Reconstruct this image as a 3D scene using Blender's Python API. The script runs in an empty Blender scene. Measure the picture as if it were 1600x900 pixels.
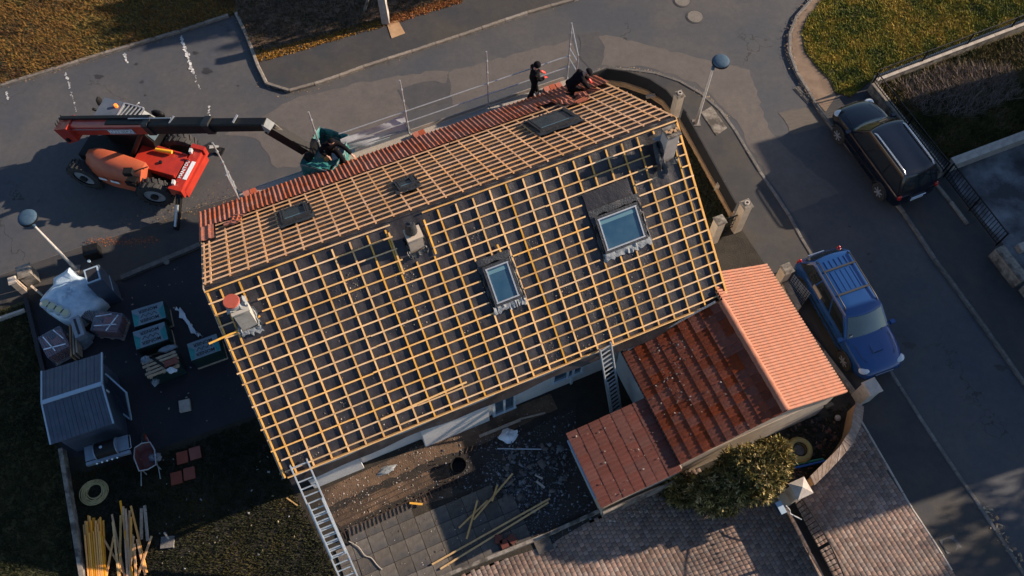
import bpy, bmesh, math, random
import numpy as np
from mathutils import Matrix, Vector
R = math.radians
random.seed(7); rng = np.random.default_rng(7)
scene = bpy.context.scene
COL = scene.collection

# ---------------------------------------------------------------- camera, world, sun, exposure
CAM_H, CAM_F, PITCH, ROLL = 27.0, 1374.6, .4583, -.003
cd = bpy.data.cameras.new('camera'); co = bpy.data.objects.new('camera', cd); COL.objects.link(co)
cd.sensor_width = 36; cd.lens = 36 * CAM_F / 1600; cd.clip_end = 600
CR = (Matrix.Rotation(PITCH, 3, 'X') @ Matrix.Rotation(ROLL, 3, 'Z'))
co.matrix_world = Matrix.Translation((0, 0, CAM_H)) @ CR.to_4x4()
scene.camera = co
SUN_AZ, SUN_EL = R(17), R(22.5)          # direction towards the sun, from +X towards +Y
w = bpy.data.worlds.new("World"); scene.world = w; w.use_nodes = True
nt = w.node_tree; bg = nt.nodes['Background']; sk = nt.nodes.new('ShaderNodeTexSky')
sk.sky_type = 'NISHITA'; sk.sun_disc = False; sk.sun_elevation = SUN_EL; sk.sun_rotation = math.pi / 2 - SUN_AZ
sk.air_density = 1.0; sk.dust_density = .6; sk.ozone_density = 3.0
nt.links.new(sk.outputs[0], bg.inputs[0]); bg.inputs[1].default_value = 0.08
sl = bpy.data.lights.new('sun', 'SUN'); so = bpy.data.objects.new('sun', sl); COL.objects.link(so)
sl.energy = 5.0; sl.angle = R(.6); sl.color = (1, .81, .62)
sd = Vector((math.cos(SUN_AZ) * math.cos(SUN_EL), math.sin(SUN_AZ) * math.cos(SUN_EL), math.sin(SUN_EL)))
so.rotation_euler = sd.to_track_quat('Z', 'Y').to_euler()
scene.view_settings.view_transform = 'Standard'; scene.view_settings.look = 'None'
scene.view_settings.exposure = 0.9; scene.view_settings.gamma = 1

def at(u, v, z=0.0):
    "a measured point of the photograph (1600x900) turned into a place in the world at height z"
    d = CR @ Vector(((u - 800) / CAM_F, -(v - 450) / CAM_F, -1)); t = (z - CAM_H) / d.z
    return Vector((t * d.x, t * d.y, z))
def pts(s, z=0.0): return [at(*map(float, q.split(',')), z) for q in s.split()]

# ---------------------------------------------------------------- materials
MATS = {}
def mat(name, c, c2=None, sc=3., rough=.8, bump=0., bsc=40., metal=0., orand=0., attr=False, lo=.35, hi=.65, spec=.5, alpha=1, coat=0, c3=None, sc3=.3, stretch=None, emit=0, trans=0, crack=0, grain=0):
    if name in MATS: return MATS[name]
    m = bpy.data.materials.new(name); m.use_nodes = True; MATS[name] = m
    t = m.node_tree; N = t.nodes; L = t.links; b = N['Principled BSDF']
    tc = N.new('ShaderNodeTexCoord'); co_ = tc.outputs['Object']
    if stretch:
        mp = N.new('ShaderNodeMapping'); mp.inputs['Scale'].default_value = stretch; L.new(co_, mp.inputs[0]); co_ = mp.outputs[0]
    def noise(scale, det=6, rg=.6):
        n = N.new('ShaderNodeTexNoise'); n.inputs['Scale'].default_value = scale; n.inputs['Detail'].default_value = det
        n.inputs['Roughness'].default_value = rg; L.new(co_, n.inputs[0]); return n.outputs[0]
    def mix(fac, a, b_, mode='MIX'):
        x = N.new('ShaderNodeMix'); x.data_type = 'RGBA'; x.blend_type = mode
        for s, v in ((x.inputs[0], fac), (x.inputs[6], a), (x.inputs[7], b_)):
            if hasattr(v, 'links'): L.new(v, s)
            elif isinstance(v, (int, float)): s.default_value = v
            else: s.default_value = (*v[:3], 1)
        return x.outputs[2]
    def ramp(v, a, b_):
        r = N.new('ShaderNodeMapRange'); r.inputs[1].default_value = a; r.inputs[2].default_value = b_; L.new(v, r.inputs[0]); return r.outputs[0]
    if attr:
        a = N.new('ShaderNodeAttribute'); a.attribute_name = 'Col'; cur = a.outputs['Color']
        if c2 is not None: cur = mix(ramp(noise(sc), lo, hi), cur, mix(1., cur, c2, 'MULTIPLY'))
    else:
        cur = c
        if c2 is not None: cur = mix(ramp(noise(sc), lo, hi), c, c2)
    if c3 is not None: cur = mix(ramp(noise(sc3, 4), .48, .62), cur, c3)
    if crack:
        v = N.new('ShaderNodeTexVoronoi'); v.feature = 'DISTANCE_TO_EDGE'; v.inputs['Scale'].default_value = crack
        n2 = N.new('ShaderNodeTexNoise'); n2.inputs['Scale'].default_value = 1.6; n2.inputs['Detail'].default_value = 5; L.new(co_, n2.inputs[0])
        vm = N.new('ShaderNodeVectorMath'); vm.operation = 'MULTIPLY_ADD'; L.new(n2.outputs[1], vm.inputs[0]); vm.inputs[1].default_value = (1.4, 1.4, 1.4); L.new(co_, vm.inputs[2])
        L.new(vm.outputs[0], v.inputs[0]); f = ramp(v.outputs[0], .006, .0)
        f2 = ramp(noise(.23, 2), .5, .6); mm = N.new('ShaderNodeMath'); mm.operation = 'MULTIPLY'; L.new(f, mm.inputs[0]); L.new(f2, mm.inputs[1])
        cur = mix(mm.outputs[0], cur, (.018, .016, .015))
    if grain:
        gr_ = N.new('ShaderNodeMapRange'); gr_.inputs[1].default_value = .3; gr_.inputs[2].default_value = .7; gr_.inputs[3].default_value = 1 - grain; gr_.inputs[4].default_value = 1 + grain; L.new(noise(55, 3, .8), gr_.inputs[0])
        g2 = N.new('ShaderNodeMapRange'); g2.inputs[1].default_value = .3; g2.inputs[2].default_value = .7; g2.inputs[3].default_value = 1 - grain * .7; g2.inputs[4].default_value = 1 + grain * .7; L.new(noise(4.5, 8, .75), g2.inputs[0])
        m_ = N.new('ShaderNodeMath'); m_.operation = 'MULTIPLY'; L.new(gr_.outputs[0], m_.inputs[0]); L.new(g2.outputs[0], m_.inputs[1]); cb = N.new('ShaderNodeVectorMath'); cb.operation = 'SCALE'
        if hasattr(cur, 'links'): L.new(cur, cb.inputs[0])
        else: cb.inputs[0].default_value = cur[:3]
        L.new(m_.outputs[0], cb.inputs['Scale']); cur = cb.outputs[0]
    if orand:
        oi = N.new('ShaderNodeObjectInfo'); hs = N.new('ShaderNodeHueSaturation')
        r = N.new('ShaderNodeMapRange'); r.inputs[3].default_value = 1 - orand; r.inputs[4].default_value = 1 + orand; L.new(oi.outputs['Random'], r.inputs[0]); L.new(r.outputs[0], hs.inputs['Value'])
        r2 = N.new('ShaderNodeMapRange'); r2.inputs[3].default_value = 1 + orand * .5; r2.inputs[4].default_value = 1 - orand * .8; fr = N.new('ShaderNodeMath'); fr.operation = 'FRACT'; mu = N.new('ShaderNodeMath'); mu.operation = 'MULTIPLY'; mu.inputs[1].default_value = 7.31; L.new(oi.outputs['Random'], mu.inputs[0]); L.new(mu.outputs[0], fr.inputs[0]); L.new(fr.outputs[0], r2.inputs[0]); L.new(r2.outputs[0], hs.inputs['Saturation'])
        if hasattr(cur, 'links'): L.new(cur, hs.inputs['Color'])
        else: hs.inputs['Color'].default_value = (*cur[:3], 1)
        cur = hs.outputs[0]
    if hasattr(cur, 'links'): L.new(cur, b.inputs['Base Color'])
    else: b.inputs['Base Color'].default_value = (*cur[:3], 1)
    b.inputs['Roughness'].default_value = rough; b.inputs['Metallic'].default_value = metal
    b.inputs['Specular IOR Level'].default_value = spec; b.inputs['Coat Weight'].default_value = coat; b.inputs['Coat Roughness'].default_value = .08
    b.inputs['Alpha'].default_value = alpha; b.inputs['Transmission Weight'].default_value = trans
    if emit: b.inputs['Emission Color'].default_value = (*c[:3], 1); b.inputs['Emission Strength'].default_value = emit
    if bump:
        bp = N.new('ShaderNodeBump'); bp.inputs['Strength'].default_value = min(1, bump); bp.inputs['Distance'].default_value = .02 if bump <= 1 else .02 * bump
        L.new(noise(bsc, 8, .65), bp.inputs['Height']); L.new(bp.outputs[0], b.inputs['Normal'])
    return m

M_asph = mat('road_asphalt', (.058, .060, .067), (.076, .072, .072), .7, .85, .5, 60, c3=(.048, .054, .066), sc3=.22, crack=.22, grain=.22)
M_pav = mat('pavement_asphalt', (.030, .032, .037), (.046, .043, .042), 1.1, .85, .5, 50, c3=(.05, .044, .038), sc3=.5, grain=.22)
M_pavtan = mat('sandy_pavement', (.15, .10, .068), (.22, .155, .105), 2.2, .9, .5, 60)
M_kerb = mat('kerb_concrete', (.15, .13, .11), (.26, .22, .18), 7, .9, .6, 60, orand=.2)
M_kerbd = mat('kerb_concrete_grey', (.09, .085, .085), (.17, .155, .14), 7, .9, .6, 60, orand=.2)
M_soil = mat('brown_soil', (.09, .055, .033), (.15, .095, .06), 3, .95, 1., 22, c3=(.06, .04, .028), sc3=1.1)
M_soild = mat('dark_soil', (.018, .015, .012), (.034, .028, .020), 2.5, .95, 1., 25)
M_yard = mat('yard_tarmac', (.012, .012, .018), (.020, .019, .025), 1.2, .8, .4, 40)
M_grassb = mat('grass_bed', (.04, .04, .012), (.075, .06, .018), 2.5, .95, .9, 30)
M_leaf = mat('foliage_faces', (1, 1, 1), rough=.75, attr=True, spec=.25)
M_chip = mat('debris_faces', (1, 1, 1), rough=.85, attr=True)
M_conc = mat('old_concrete', (.15, .13, .11), (.29, .26, .22), 6, .9, .7, 45, c3=(.07, .06, .05), sc3=2.5)
M_concl = mat('pale_concrete', (.34, .30, .26), (.46, .41, .36), 5, .9, .5, 45)
M_rend = mat('white_render', (.50, .50, .50), (.60, .59, .57), 2, .85, .3, 60)
M_rendc = mat('cream_render', (.42, .34, .26), (.52, .43, .33), 3, .9, .3, 60)
M_renda = mat('ochre_render', (.34, .20, .10), (.45, .28, .15), 3, .9, .4, 50)
M_wood = mat('new_batten_timber', (.60, .30, .045), (.66, .38, .10), 6, .65, .3, 50, orand=.22)
M_wood2 = mat('pale_batten_timber', (.54, .29, .13), (.66, .40, .22), 6, .65, .3, 50, orand=.2)
M_woodd = mat('weathered_timber', (.30, .23, .17), (.42, .33, .25), 6, .8, .4, 40, orand=.2)
M_memb = mat('black_roof_membrane', (.016, .014, .017), (.034, .030, .032), 2.2, .42, 1., 4.5, spec=.55, c3=(.011, .010, .013), sc3=.8)
M_plas = mat('black_flashing', (.018, .020, .025), (.034, .037, .042), 9, .42, .8, 18)
M_lead = mat('lead_flashing', (.16, .18, .20), (.26, .28, .30), 9, .5, .8, 22)
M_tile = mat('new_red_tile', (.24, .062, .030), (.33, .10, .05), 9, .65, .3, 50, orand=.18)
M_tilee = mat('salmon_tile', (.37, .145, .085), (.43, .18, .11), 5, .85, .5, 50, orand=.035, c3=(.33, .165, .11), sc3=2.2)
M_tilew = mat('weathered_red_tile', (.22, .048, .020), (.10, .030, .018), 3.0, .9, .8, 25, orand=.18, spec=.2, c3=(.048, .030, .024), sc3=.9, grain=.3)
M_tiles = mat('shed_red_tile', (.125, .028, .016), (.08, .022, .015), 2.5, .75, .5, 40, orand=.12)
M_galv = mat('galvanised_steel', (.40, .42, .44), (.52, .54, .55), 14, .42, .2, 60, metal=.6)
M_alu = mat('aluminium', (.42, .47, .52), (.55, .60, .64), 12, .4, .15, 60, metal=.5)
M_deck = mat('grating_deck', (.30, .27, .24), (.42, .38, .33), 60, .7, .8, 90, metal=.2)
M_blk = mat('black_metal', (.006, .006, .007), (.011, .011, .012), 8, .55, .2, 60, spec=.25)
M_tyre = mat('tyre_rubber', (.018, .018, .020), (.032, .031, .03), 10, .85, .4, 50)
M_rim = mat('grey_rim', (.30, .33, .36), (.40, .42, .45), 10, .45, .1, 50, metal=.4)
M_trub = mat('tile_stack', (.30, .07, .035), (.40, .11, .06), 8, .75, .4, 50, orand=.2)
M_clothd = mat('dark_clothes', (.004, .004, .006), (.009, .008, .011), 12, .95, .5, 60, spec=.12)
M_skin = mat('skin', (.50, .28, .19), rough=.6)
M_redg = mat('red_gloves', (.55, .03, .02), rough=.6)
M_glass = mat('roof_window_glass', (.016, .055, .10), (.035, .085, .13), 1.4, .10, spec=1., coat=.5)
M_bluepaint = mat('shed_blue_grey', (.040, .056, .088), (.062, .080, .115), 3, .55, .3, 30)
M_trim = mat('pale_blue_trim', (.30, .40, .50), rough=.5)
M_white = mat('white_plastic', (.62, .68, .74), (.72, .76, .80), 4, .5, .6, 9)

# ---------------------------------------------------------------- builders
class B:
    def __init__(s, M=None): s.v = []; s.f = []; s.mi = []; s.cur = 0; s.M = M or Matrix()
    def add(s, vs, fs, M=None):
        T = s.M @ M if M is not None else s.M; k = len(s.v)
        s.v += [tuple(T @ Vector(p)) for p in vs]
        for f in fs: s.f.append(tuple(k + i for i in f)); s.mi.append(s.cur)
        return s
    def box(s, c, d, rz=0, M=None, tap=1.0):
        x, y, z = d[0] / 2, d[1] / 2, d[2] / 2
        vs = [(sx * x * (tap if sz > 0 else 1), sy * y * (tap if sz > 0 else 1), sz * z) for sz in (-1, 1) for sy in (-1, 1) for sx in (-1, 1)]
        T = Matrix.Translation(c) @ Matrix.Rotation(rz, 4, 'Z')
        if M is not None: T = Matrix.Translation(c) @ M
        return s.add(vs, [(0, 2, 3, 1), (4, 5, 7, 6), (0, 1, 5, 4), (2, 6, 7, 3), (0, 4, 6, 2), (1, 3, 7, 5)], T)
    def bar(s, a, b, w, h=None, up=(0, 0, 1)):
        "rectangular bar from a to b; w across, h along up"
        a = Vector(a); b = Vector(b); h = h or w; d = b - a; L = d.length
        if L < 1e-6: return s
        X = d / L; Y = Vector(up).cross(X)
        if Y.length < 1e-4: Y = Vector((0, 1, 0)).cross(X)
        Y.normalize(); Z = X.cross(Y); T = Matrix((X, Y, Z)).transposed().to_4x4(); T.translation = (a + b) / 2
        x, y, z = L / 2, w / 2, h / 2
        vs = [(sx * x, sy * y, sz * z) for sz in (-1, 1) for sy in (-1, 1) for sx in (-1, 1)]
        return s.add(vs, [(0, 2, 3, 1), (4, 5, 7, 6), (0, 1, 5, 4), (2, 6, 7, 3), (0, 4, 6, 2), (1, 3, 7, 5)], T)
    def cyl(s, a, b, r, r2=None, n=10, caps=True):
        a = Vector(a); b = Vector(b); r2 = r if r2 is None else r2; d = (b - a); q = d.to_track_quat('Z', 'Y').to_matrix()
        vs = []
        for p, rr in ((a, r), (b, r2)):
            for i in range(n):
                t = 2 * math.pi * i / n; vs.append(p + q @ Vector((rr * math.cos(t), rr * math.sin(t), 0)))
        fs = [(i, (i + 1) % n, n + (i + 1) % n, n + i) for i in range(n)]
        if caps: fs += [tuple(range(n))[::-1], tuple(range(n, 2 * n))]
        return s.add(vs, fs)
    def tube(s, P, r, n=6, closed=False):
        P = [Vector(p) for p in P]; vs = []; m = len(P)
        for i, p in enumerate(P):
            a = P[i - 1] if (i or closed) else P[0]; b = P[(i + 1) % m] if (i < m - 1 or closed) else P[-1]
            d = (b - a); d = d.normalized() if d.length > 0 else Vector((1, 0, 0))
            u = Vector((0, 0, 1)).cross(d)
            if u.length < .05: u = Vector((0, 1, 0)).cross(d)
            u.normalize(); w_ = d.cross(u); rr = r[i] if isinstance(r, (list, tuple)) else r
            for k in range(n):
                t = 2 * math.pi * k / n; vs.append(p + u * rr * math.cos(t) + w_ * rr * math.sin(t))
        fs = []
        for i in range(m if closed else m - 1):
            j = (i + 1) % m
            for k in range(n): fs.append((i * n + k, i * n + (k + 1) % n, j * n + (k + 1) % n, j * n + k))
        if not closed: fs += [tuple(range(n))[::-1], tuple(range((m - 1) * n, m * n))]
        return s.add(vs, fs)
    def prism(s, poly, z0, z1):
        n = len(poly); vs = [(p[0], p[1], z0) for p in poly] + [(p[0], p[1], z1) for p in poly]
        return s.add(vs, [tuple(range(n))[::-1], tuple(range(n, 2 * n))] + [(i, (i + 1) % n, n + (i + 1) % n, n + i) for i in range(n)])
    def loft(s, rings, caps=True, closed=True):
        n = len(rings[0]); vs = [p for r in rings for p in r]; fs = []
        for i in range(len(rings) - 1):
            for k in range(n if closed else n - 1): fs.append((i * n + k, i * n + (k + 1) % n, (i + 1) * n + (k + 1) % n, (i + 1) * n + k))
        if caps: fs += [tuple(range(n))[::-1], tuple(range((len(rings) - 1) * n, len(rings) * n))]
        return s.add(vs, fs)
    def ball(s, c, r, n=10, m=7, sc=(1, 1, 1)):
        c = Vector(c); rings = []
        for j in range(1, m):
            t = math.pi * j / m
            rings.append([c + Vector((r * sc[0] * math.sin(t) * math.cos(2 * math.pi * i / n), r * sc[1] * math.sin(t) * math.sin(2 * math.pi * i / n), -r * sc[2] * math.cos(t))) for i in range(n)])
        return s.loft(rings)
    def grid(s, P):
        "P[i][j] points -> quads"
        n = len(P[0]); return s.add([p for r in P for p in r], [(i * n + j, i * n + j + 1, (i + 1) * n + j + 1, (i + 1) * n + j) for i in range(len(P) - 1) for j in range(n - 1)])
    def mesh(s, name, mats, smooth=None, fix=True):
        me = bpy.data.meshes.new(name); me.from_pydata(s.v, [], s.f)
        if not isinstance(mats, (list, tuple)): mats = [mats]
        for m in mats: me.materials.append(m)
        if any(s.mi): me.polygons.foreach_set('material_index', s.mi)
        if fix:
            bm = bmesh.new(); bm.from_mesh(me); bmesh.ops.recalc_face_normals(bm, faces=bm.faces); bm.to_mesh(me); bm.free()
        if smooth is not None:
            me.polygons.foreach_set('use_smooth', [True] * len(me.polygons)); me.set_sharp_from_angle(angle=R(smooth))
        me.update(); return me
    def build(s, name, mats, parent=None, smooth=None, fix=True, **kw):
        o = bpy.data.objects.new(name, s.mesh(name, mats, smooth, fix)); COL.objects.link(o)
        if parent: o.parent = parent
        for k, v in kw.items(): o[k] = v
        return o
def inst(name, me, parent=None, M=None, **kw):
    o = bpy.data.objects.new(name, me); COL.objects.link(o)
    if parent: o.parent = parent
    if M is not None: o.matrix_local = M
    for k, v in kw.items(): o[k] = v
    return o
def thing(name, label, cat, loc=(0, 0, 0), rz=0, group=None):
    o = bpy.data.objects.new(name, None); COL.objects.link(o); o.location = loc; o.rotation_euler = (0, 0, rz); o.empty_display_size = .2
    o['label'] = label; o['category'] = cat
    if group: o['group'] = group
    return o
def tag(o, label, cat, group=None, kind=None):
    o['label'] = label; o['category'] = cat
    if group: o['group'] = group
    if kind: o['kind'] = kind
    return o
def struct(o, label=None):
    o['kind'] = 'structure'
    if label: o['label'] = label
    return o
def sroot(name, label=None, loc=(0, 0, 0), rz=0):
    o = bpy.data.objects.new(name, None); COL.objects.link(o); o.location = loc; o.rotation_euler = (0, 0, rz); return struct(o, label)
def soup(name, V, F, C, m, parent=None, smooth=False, **kw):
    "numpy vertex (n,3), face (m,k), per-vertex colour (n,3) -> one mesh"
    me = bpy.data.meshes.new(name); V = np.asarray(V, np.float32); F = np.asarray(F, np.int32); k = F.shape[1]
    me.vertices.add(len(V)); me.vertices.foreach_set('co', V.ravel()); me.loops.add(F.size); me.loops.foreach_set('vertex_index', F.ravel())
    me.polygons.add(len(F)); me.polygons.foreach_set('loop_start', np.arange(0, F.size, k, dtype=np.int32)); me.update(calc_edges=True); me.validate()
    a = me.color_attributes.new('Col', 'FLOAT_COLOR', 'POINT'); a.data.foreach_set('color', np.concatenate([C, np.ones((len(C), 1))], 1).astype(np.float32).ravel())
    me.materials.append(m); o = bpy.data.objects.new(name, me); COL.objects.link(o)
    if parent: o.parent = parent
    for kk, vv in kw.items(): o[kk] = vv
    return o
def inpoly(P, poly):
    poly = np.array([(p[0], p[1]) for p in poly]); x, y = P[:, 0], P[:, 1]; c = np.zeros(len(P), bool); j = len(poly) - 1
    for i in range(len(poly)):
        xi, yi = poly[i]; xj, yj = poly[j]
        with np.errstate(divide='ignore', invalid='ignore'): c ^= ((yi > y) != (yj > y)) & (x < (xj - xi) * (y - yi) / (yj - yi + 1e-12) + xi)
        j = i
    return c
def sample(poly, n):
    a = np.array([(p[0], p[1]) for p in poly]); lo, hi = a.min(0), a.max(0); P = rng.uniform(lo, hi, (n * 3, 2)); P = P[inpoly(P, poly)]; return P[:n]
def vnoise(P, s, seed=0):
    "cheap smooth 2d noise in 0..1"
    r = np.random.default_rng(seed); g = r.random((64, 64)); q = P[:, :2] * s; i = np.floor(q).astype(int); f = q - i; f = f * f * (3 - 2 * f)
    a = lambda dx, dy: g[(i[:, 0] + dx) % 64, (i[:, 1] + dy) % 64]
    return (a(0, 0) * (1 - f[:, 0]) + a(1, 0) * f[:, 0]) * (1 - f[:, 1]) + (a(0, 1) * (1 - f[:, 0]) + a(1, 1) * f[:, 0]) * f[:, 1]
def chips(name, P, size, cols, m=M_chip, parent=None, zf=None, flat=.35, M=None, **kw):
    "little irregular shards at points P (n,3); size (lo,hi)"
    n = len(P); s = rng.uniform(size[0], size[1], n) * rng.uniform(.6, 1.4, n); el = rng.uniform(.25, 1, n); th = rng.uniform(0, 6.283, n)
    base = np.array([(-.5, -.4, 0), (.5, -.5, 0), (.45, .5, 0), (-.5, .35, 0), (-.3, -.25, 1), (.35, -.2, 1), (.2, .3, 1), (-.3, .2, 1)])
    V = np.repeat(base[None], n, 0) + rng.uniform(-.12, .12, (n, 8, 3)); V[..., 0] *= s[:, None]; V[..., 1] *= (s * el)[:, None]; V[..., 2] *= (s * flat * rng.uniform(.3, 1, n))[:, None]
    tz = rng.uniform(-.35, .35, n)[:, None]; V[..., 2] += V[..., 0] * tz
    c, si = np.cos(th)[:, None], np.sin(th)[:, None]; x = V[..., 0] * c - V[..., 1] * si; y = V[..., 0] * si + V[..., 1] * c; V[..., 0], V[..., 1] = x, y
    V = V + np.asarray(P)[:, None, :]; V = V.reshape(-1, 3)
    if M is not None: A = np.array(M); V = V @ A[:3, :3].T + A[:3, 3]
    f = np.array([(0, 1, 5, 4), (1, 2, 6, 5), (2, 3, 7, 6), (3, 0, 4, 7), (4, 5, 6, 7)]); F = (np.arange(n)[:, None, None] * 8 + f).reshape(-1, 4)
    cols = np.array(cols); C = cols[rng.integers(0, len(cols), n)] * rng.uniform(.7, 1.25, (n, 1)); C = np.repeat(C, 8, 0)
    return soup(name, V, F, C, m, parent, **kw)
def blades(name, P, z, cols, h=(.04, .12), wd=.02, lean=.8, per=3, parent=None, m=M_leaf, cn=None, **kw):
    "grass: per leaning blades at each 2d point"
    P = np.repeat(P, per, 0) + rng.normal(0, .03, (len(P) * per, 2)); n = len(P); th = rng.uniform(0, 6.283, n); H = rng.uniform(*h, n)
    d = np.stack([np.cos(th), np.sin(th)], 1); q = np.stack([-d[:, 1], d[:, 0]], 1); ln = H * rng.uniform(.2, lean * 1.6, n)
    W = wd * rng.uniform(.6, 1.5, n); V = np.zeros((n, 3, 3)); V[:, 0, :2] = P - q * W[:, None]; V[:, 1, :2] = P + q * W[:, None]; V[:, 2, :2] = P + d * ln[:, None]; V[:, :2, 2] = z; V[:, 2, 2] = z + H
    cols = np.array(cols); t = np.clip(cn(P) if cn else rng.random(n), 0, .999) * (len(cols) - 1); i = t.astype(int); fr = (t - i)[:, None]
    C = cols[i] * (1 - fr) + cols[np.minimum(i + 1, len(cols) - 1)] * fr; C *= rng.uniform(.6, 1.4, (n, 1)); C = np.repeat(C, 3, 0)
    return soup(name, V.reshape(-1, 3), np.arange(n * 3).reshape(-1, 3), C, m, parent, kind='stuff', **kw)
def text_mesh(name, s, size, m, parent=None, M=None, ext=.002):
    cu = bpy.data.curves.new('txt', 'FONT'); cu.body = s; cu.size = size; cu.extrude = ext; cu.align_x = 'CENTER'; cu.align_y = 'CENTER'; cu.resolution_u = 2; cu.offset = size * .018
    o = bpy.data.objects.new('txt', cu); COL.objects.link(o); dg = bpy.context.evaluated_depsgraph_get(); me = bpy.data.meshes.new_from_object(o.evaluated_get(dg)); bpy.data.objects.remove(o)
    me.materials.clear(); me.materials.append(m); return inst(name, me, parent, M)
def frame(X, Y, Z, o):
    T = Matrix((Vector(X), Vector(Y), Vector(Z))).transposed().to_4x4(); T.translation = o; return T

def smooth(P, n):
    out = []
    for i in range(n + 1):
        t_ = i / n * (len(P) - 1); k = min(int(t_), len(P) - 2); f_ = t_ - k; p0, p1, p2, p3 = P[max(k - 1, 0)], P[k], P[k + 1], P[min(k + 2, len(P) - 1)]
        out.append(.5 * ((2 * p1) + (p2 - p0) * f_ + (2 * p0 - 5 * p1 + 4 * p2 - p3) * f_ ** 2 + (3 * p1 - p0 - 3 * p2 + p3) * f_ ** 3))
    return out
# ---------------------------------------------------------------- the ground, roads, pavements
HA_ = .4034
def slab(name, poly, z0, z1, m, label=None, parent=None):
    o = B().prism(poly, z0, z1).build(name, m, parent)
    return struct(o, label) if not parent else o
B().add([(-160, -160, -.03), (160, -160, -.03), (160, 200, -.03), (-160, 200, -.03)], [(0, 1, 2, 3)]).build('ground', M_soild, kind='structure')
B().add([(-70, -40, 0), (70, -40, 0), (70, 90, 0), (-70, 90, 0)], [(0, 1, 2, 3)]).build('road', M_asph, kind='structure')
def resample(P, d):
    out = [P[0].copy()]; need = d; 
    for a, b in zip(P, P[1:]):
        L = (b - a).length; t = 0
        while L - t >= need: t += need; out.append(a.lerp(b, t / L)); need = d
        need -= L - t
    return out
def kerb(name, path, z0, z1, wd=.13, step=1.0, m=M_kerb, label=None):
    root = sroot(name, label); P = resample([Vector((p.x, p.y, 0)) for p in path], step); cache = {}
    for a, b in zip(P, P[1:]):
        L = round((b - a).length, 2); k = (L,)
        if k not in cache:
            x, y = L / 2 - .008, wd / 2; c = .02; pr = [(-y, z0), (y, z0), (y, z1 - c), (y - c, z1), (-y + c, z1), (-y, z1 - c)]
            cache[k] = B().loft([[(-x, p[0], p[1]) for p in pr], [(x, p[0], p[1]) for p in pr]]).mesh('kerb_stone', m)
        d = b - a; T = Matrix.Translation((a + b) / 2 + Vector((0, 0, random.uniform(-.006, .006)))) @ Matrix.Rotation(math.atan2(d.y, d.x) + random.uniform(-.008, .008), 4, 'Z')
        inst('kerb_stone', cache[k], root, T)
    return root
KN = pts('5,131 185,75 275,49 368,19', .1); KN = [at(-300, 220, .1)] + KN
KB = smooth(pts('368,19 385,55 400,95 410,122 419,132 430,138 450,141 470,137 537,115 572,102 642,80 750,44 800,27 847,12 895,-1 960,-26 1060,-60 1160,-100', .1), 72)
KH = smooth(pts('-300,537 0,430 107,392 205,361 287,332 370,305 500,260 640,213 800,158 890,126 925,112 945,108 1000,110 1030,116 1060,126 1095,146 1125,172 1150,206 1170,240 1195,280 1230,331 1265,395 1300,444 1345,508 1395,586 1452,675 1497,742 1535,797 1600,897 1760,1150', .08), 124)
KE = smooth(pts('1330,-90 1290,-30 1267,0 1250,17 1237,40 1232,70 1237,95 1250,122 1275,160 1295,192 1405,322 1454,395 1495,450 1600,597 1760,830', .08), 60)
slab('grass_verge_bed', KN + pts('368,-260 -400,-260', .1), -.01, .095, M_grassb)
slab('planted_verge_bed', pts('368,19 400,88 420,83 520,58 600,34 660,14 720,-5 800,-40 900,-80 900,-260 368,-260', .1), -.01, .10, M_soil)
slab('north_pavement', KB + pts('1000,-140 800,-40 720,-5 660,14 600,34 520,58 420,83 400,88', .1), -.01, .092, M_pav)
slab('house_side_pavement', KH + pts('1500,1300 -400,1300 -400,560', .08), -.01, .075, M_pav)
slab('east_pavement', KE + pts('2100,1100 2100,-300 1500,-300', .08), -.01, .075, M_pav)
slab('sandy_footpath', pts('1330,-90 1290,-30 1268,0 1251,17 1239,40 1234,70 1239,95 1252,122 1277,160 1290,175 1306,150 1302,142 1295,125 1275,105 1257,80 1252,50 1260,30 1285,0 1330,-60', .08), .07, .083, M_pavtan)
kerb('kerb_north_verge', KN, -.02, .12, label='concrete kerb between the parking bays and the rusty grass')
kerb('kerb_north_pavement', KB, -.02, .125, label='kerb rounding the corner of the north pavement')
kerb('kerb_house_side', KH[:37], -.02, .05, .09, m=M_kerbd, label='flush kerb in front of the scaffold')
kerb('kerb_corner', KH[40:], -.02, .10, .12, m=M_kerbd, label='kerb sweeping round the corner of the plot')
kerb('kerb_east', KE, -.02, .11, .12, m=M_kerbd, label='kerb along the east side of the street')

# gardens and yards, each a sheet a few millimetres above the last
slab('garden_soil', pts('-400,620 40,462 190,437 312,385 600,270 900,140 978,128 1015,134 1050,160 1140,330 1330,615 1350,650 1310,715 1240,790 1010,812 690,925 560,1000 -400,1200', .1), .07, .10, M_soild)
slab('yard_tarmac', pts('52,470 190,440 312,392 600,290 560,560 400,648 250,700 205,712 100,715', .1), .09, .104, M_yard)
slab('neighbour_grass_bed', pts('-400,640 38,470 60,560 95,730 120,905 150,1100 -400,1200', .1), .09, .106, M_grassb)
slab('earth_strip', pts('498,768 640,704 745,660 860,615 872,640 765,690 700,715 610,760 520,812', .1), .09, .108, M_soil)
slab('trench_soil', pts('520,812 610,760 700,715 708,775 640,795 545,836', .1), .09, .109, M_soil)
slab('gravel_yard', pts('745,690 900,630 900,700 945,800 860,850 800,840 760,760 700,775', .1), .09, .107, mat('churned_dark_soil', (.022, .019, .018), (.040, .034, .030), 2.2, .95, 1., 18))
slab('east_lawn_bed', pts('1285,0 1260,30 1252,50 1257,80 1275,105 1295,125 1305,145 1330,152 1355,130 1600,38 1900,-80 1900,-400 1400,-400 1310,-60', .08), .06, .10, M_grassb)
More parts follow.
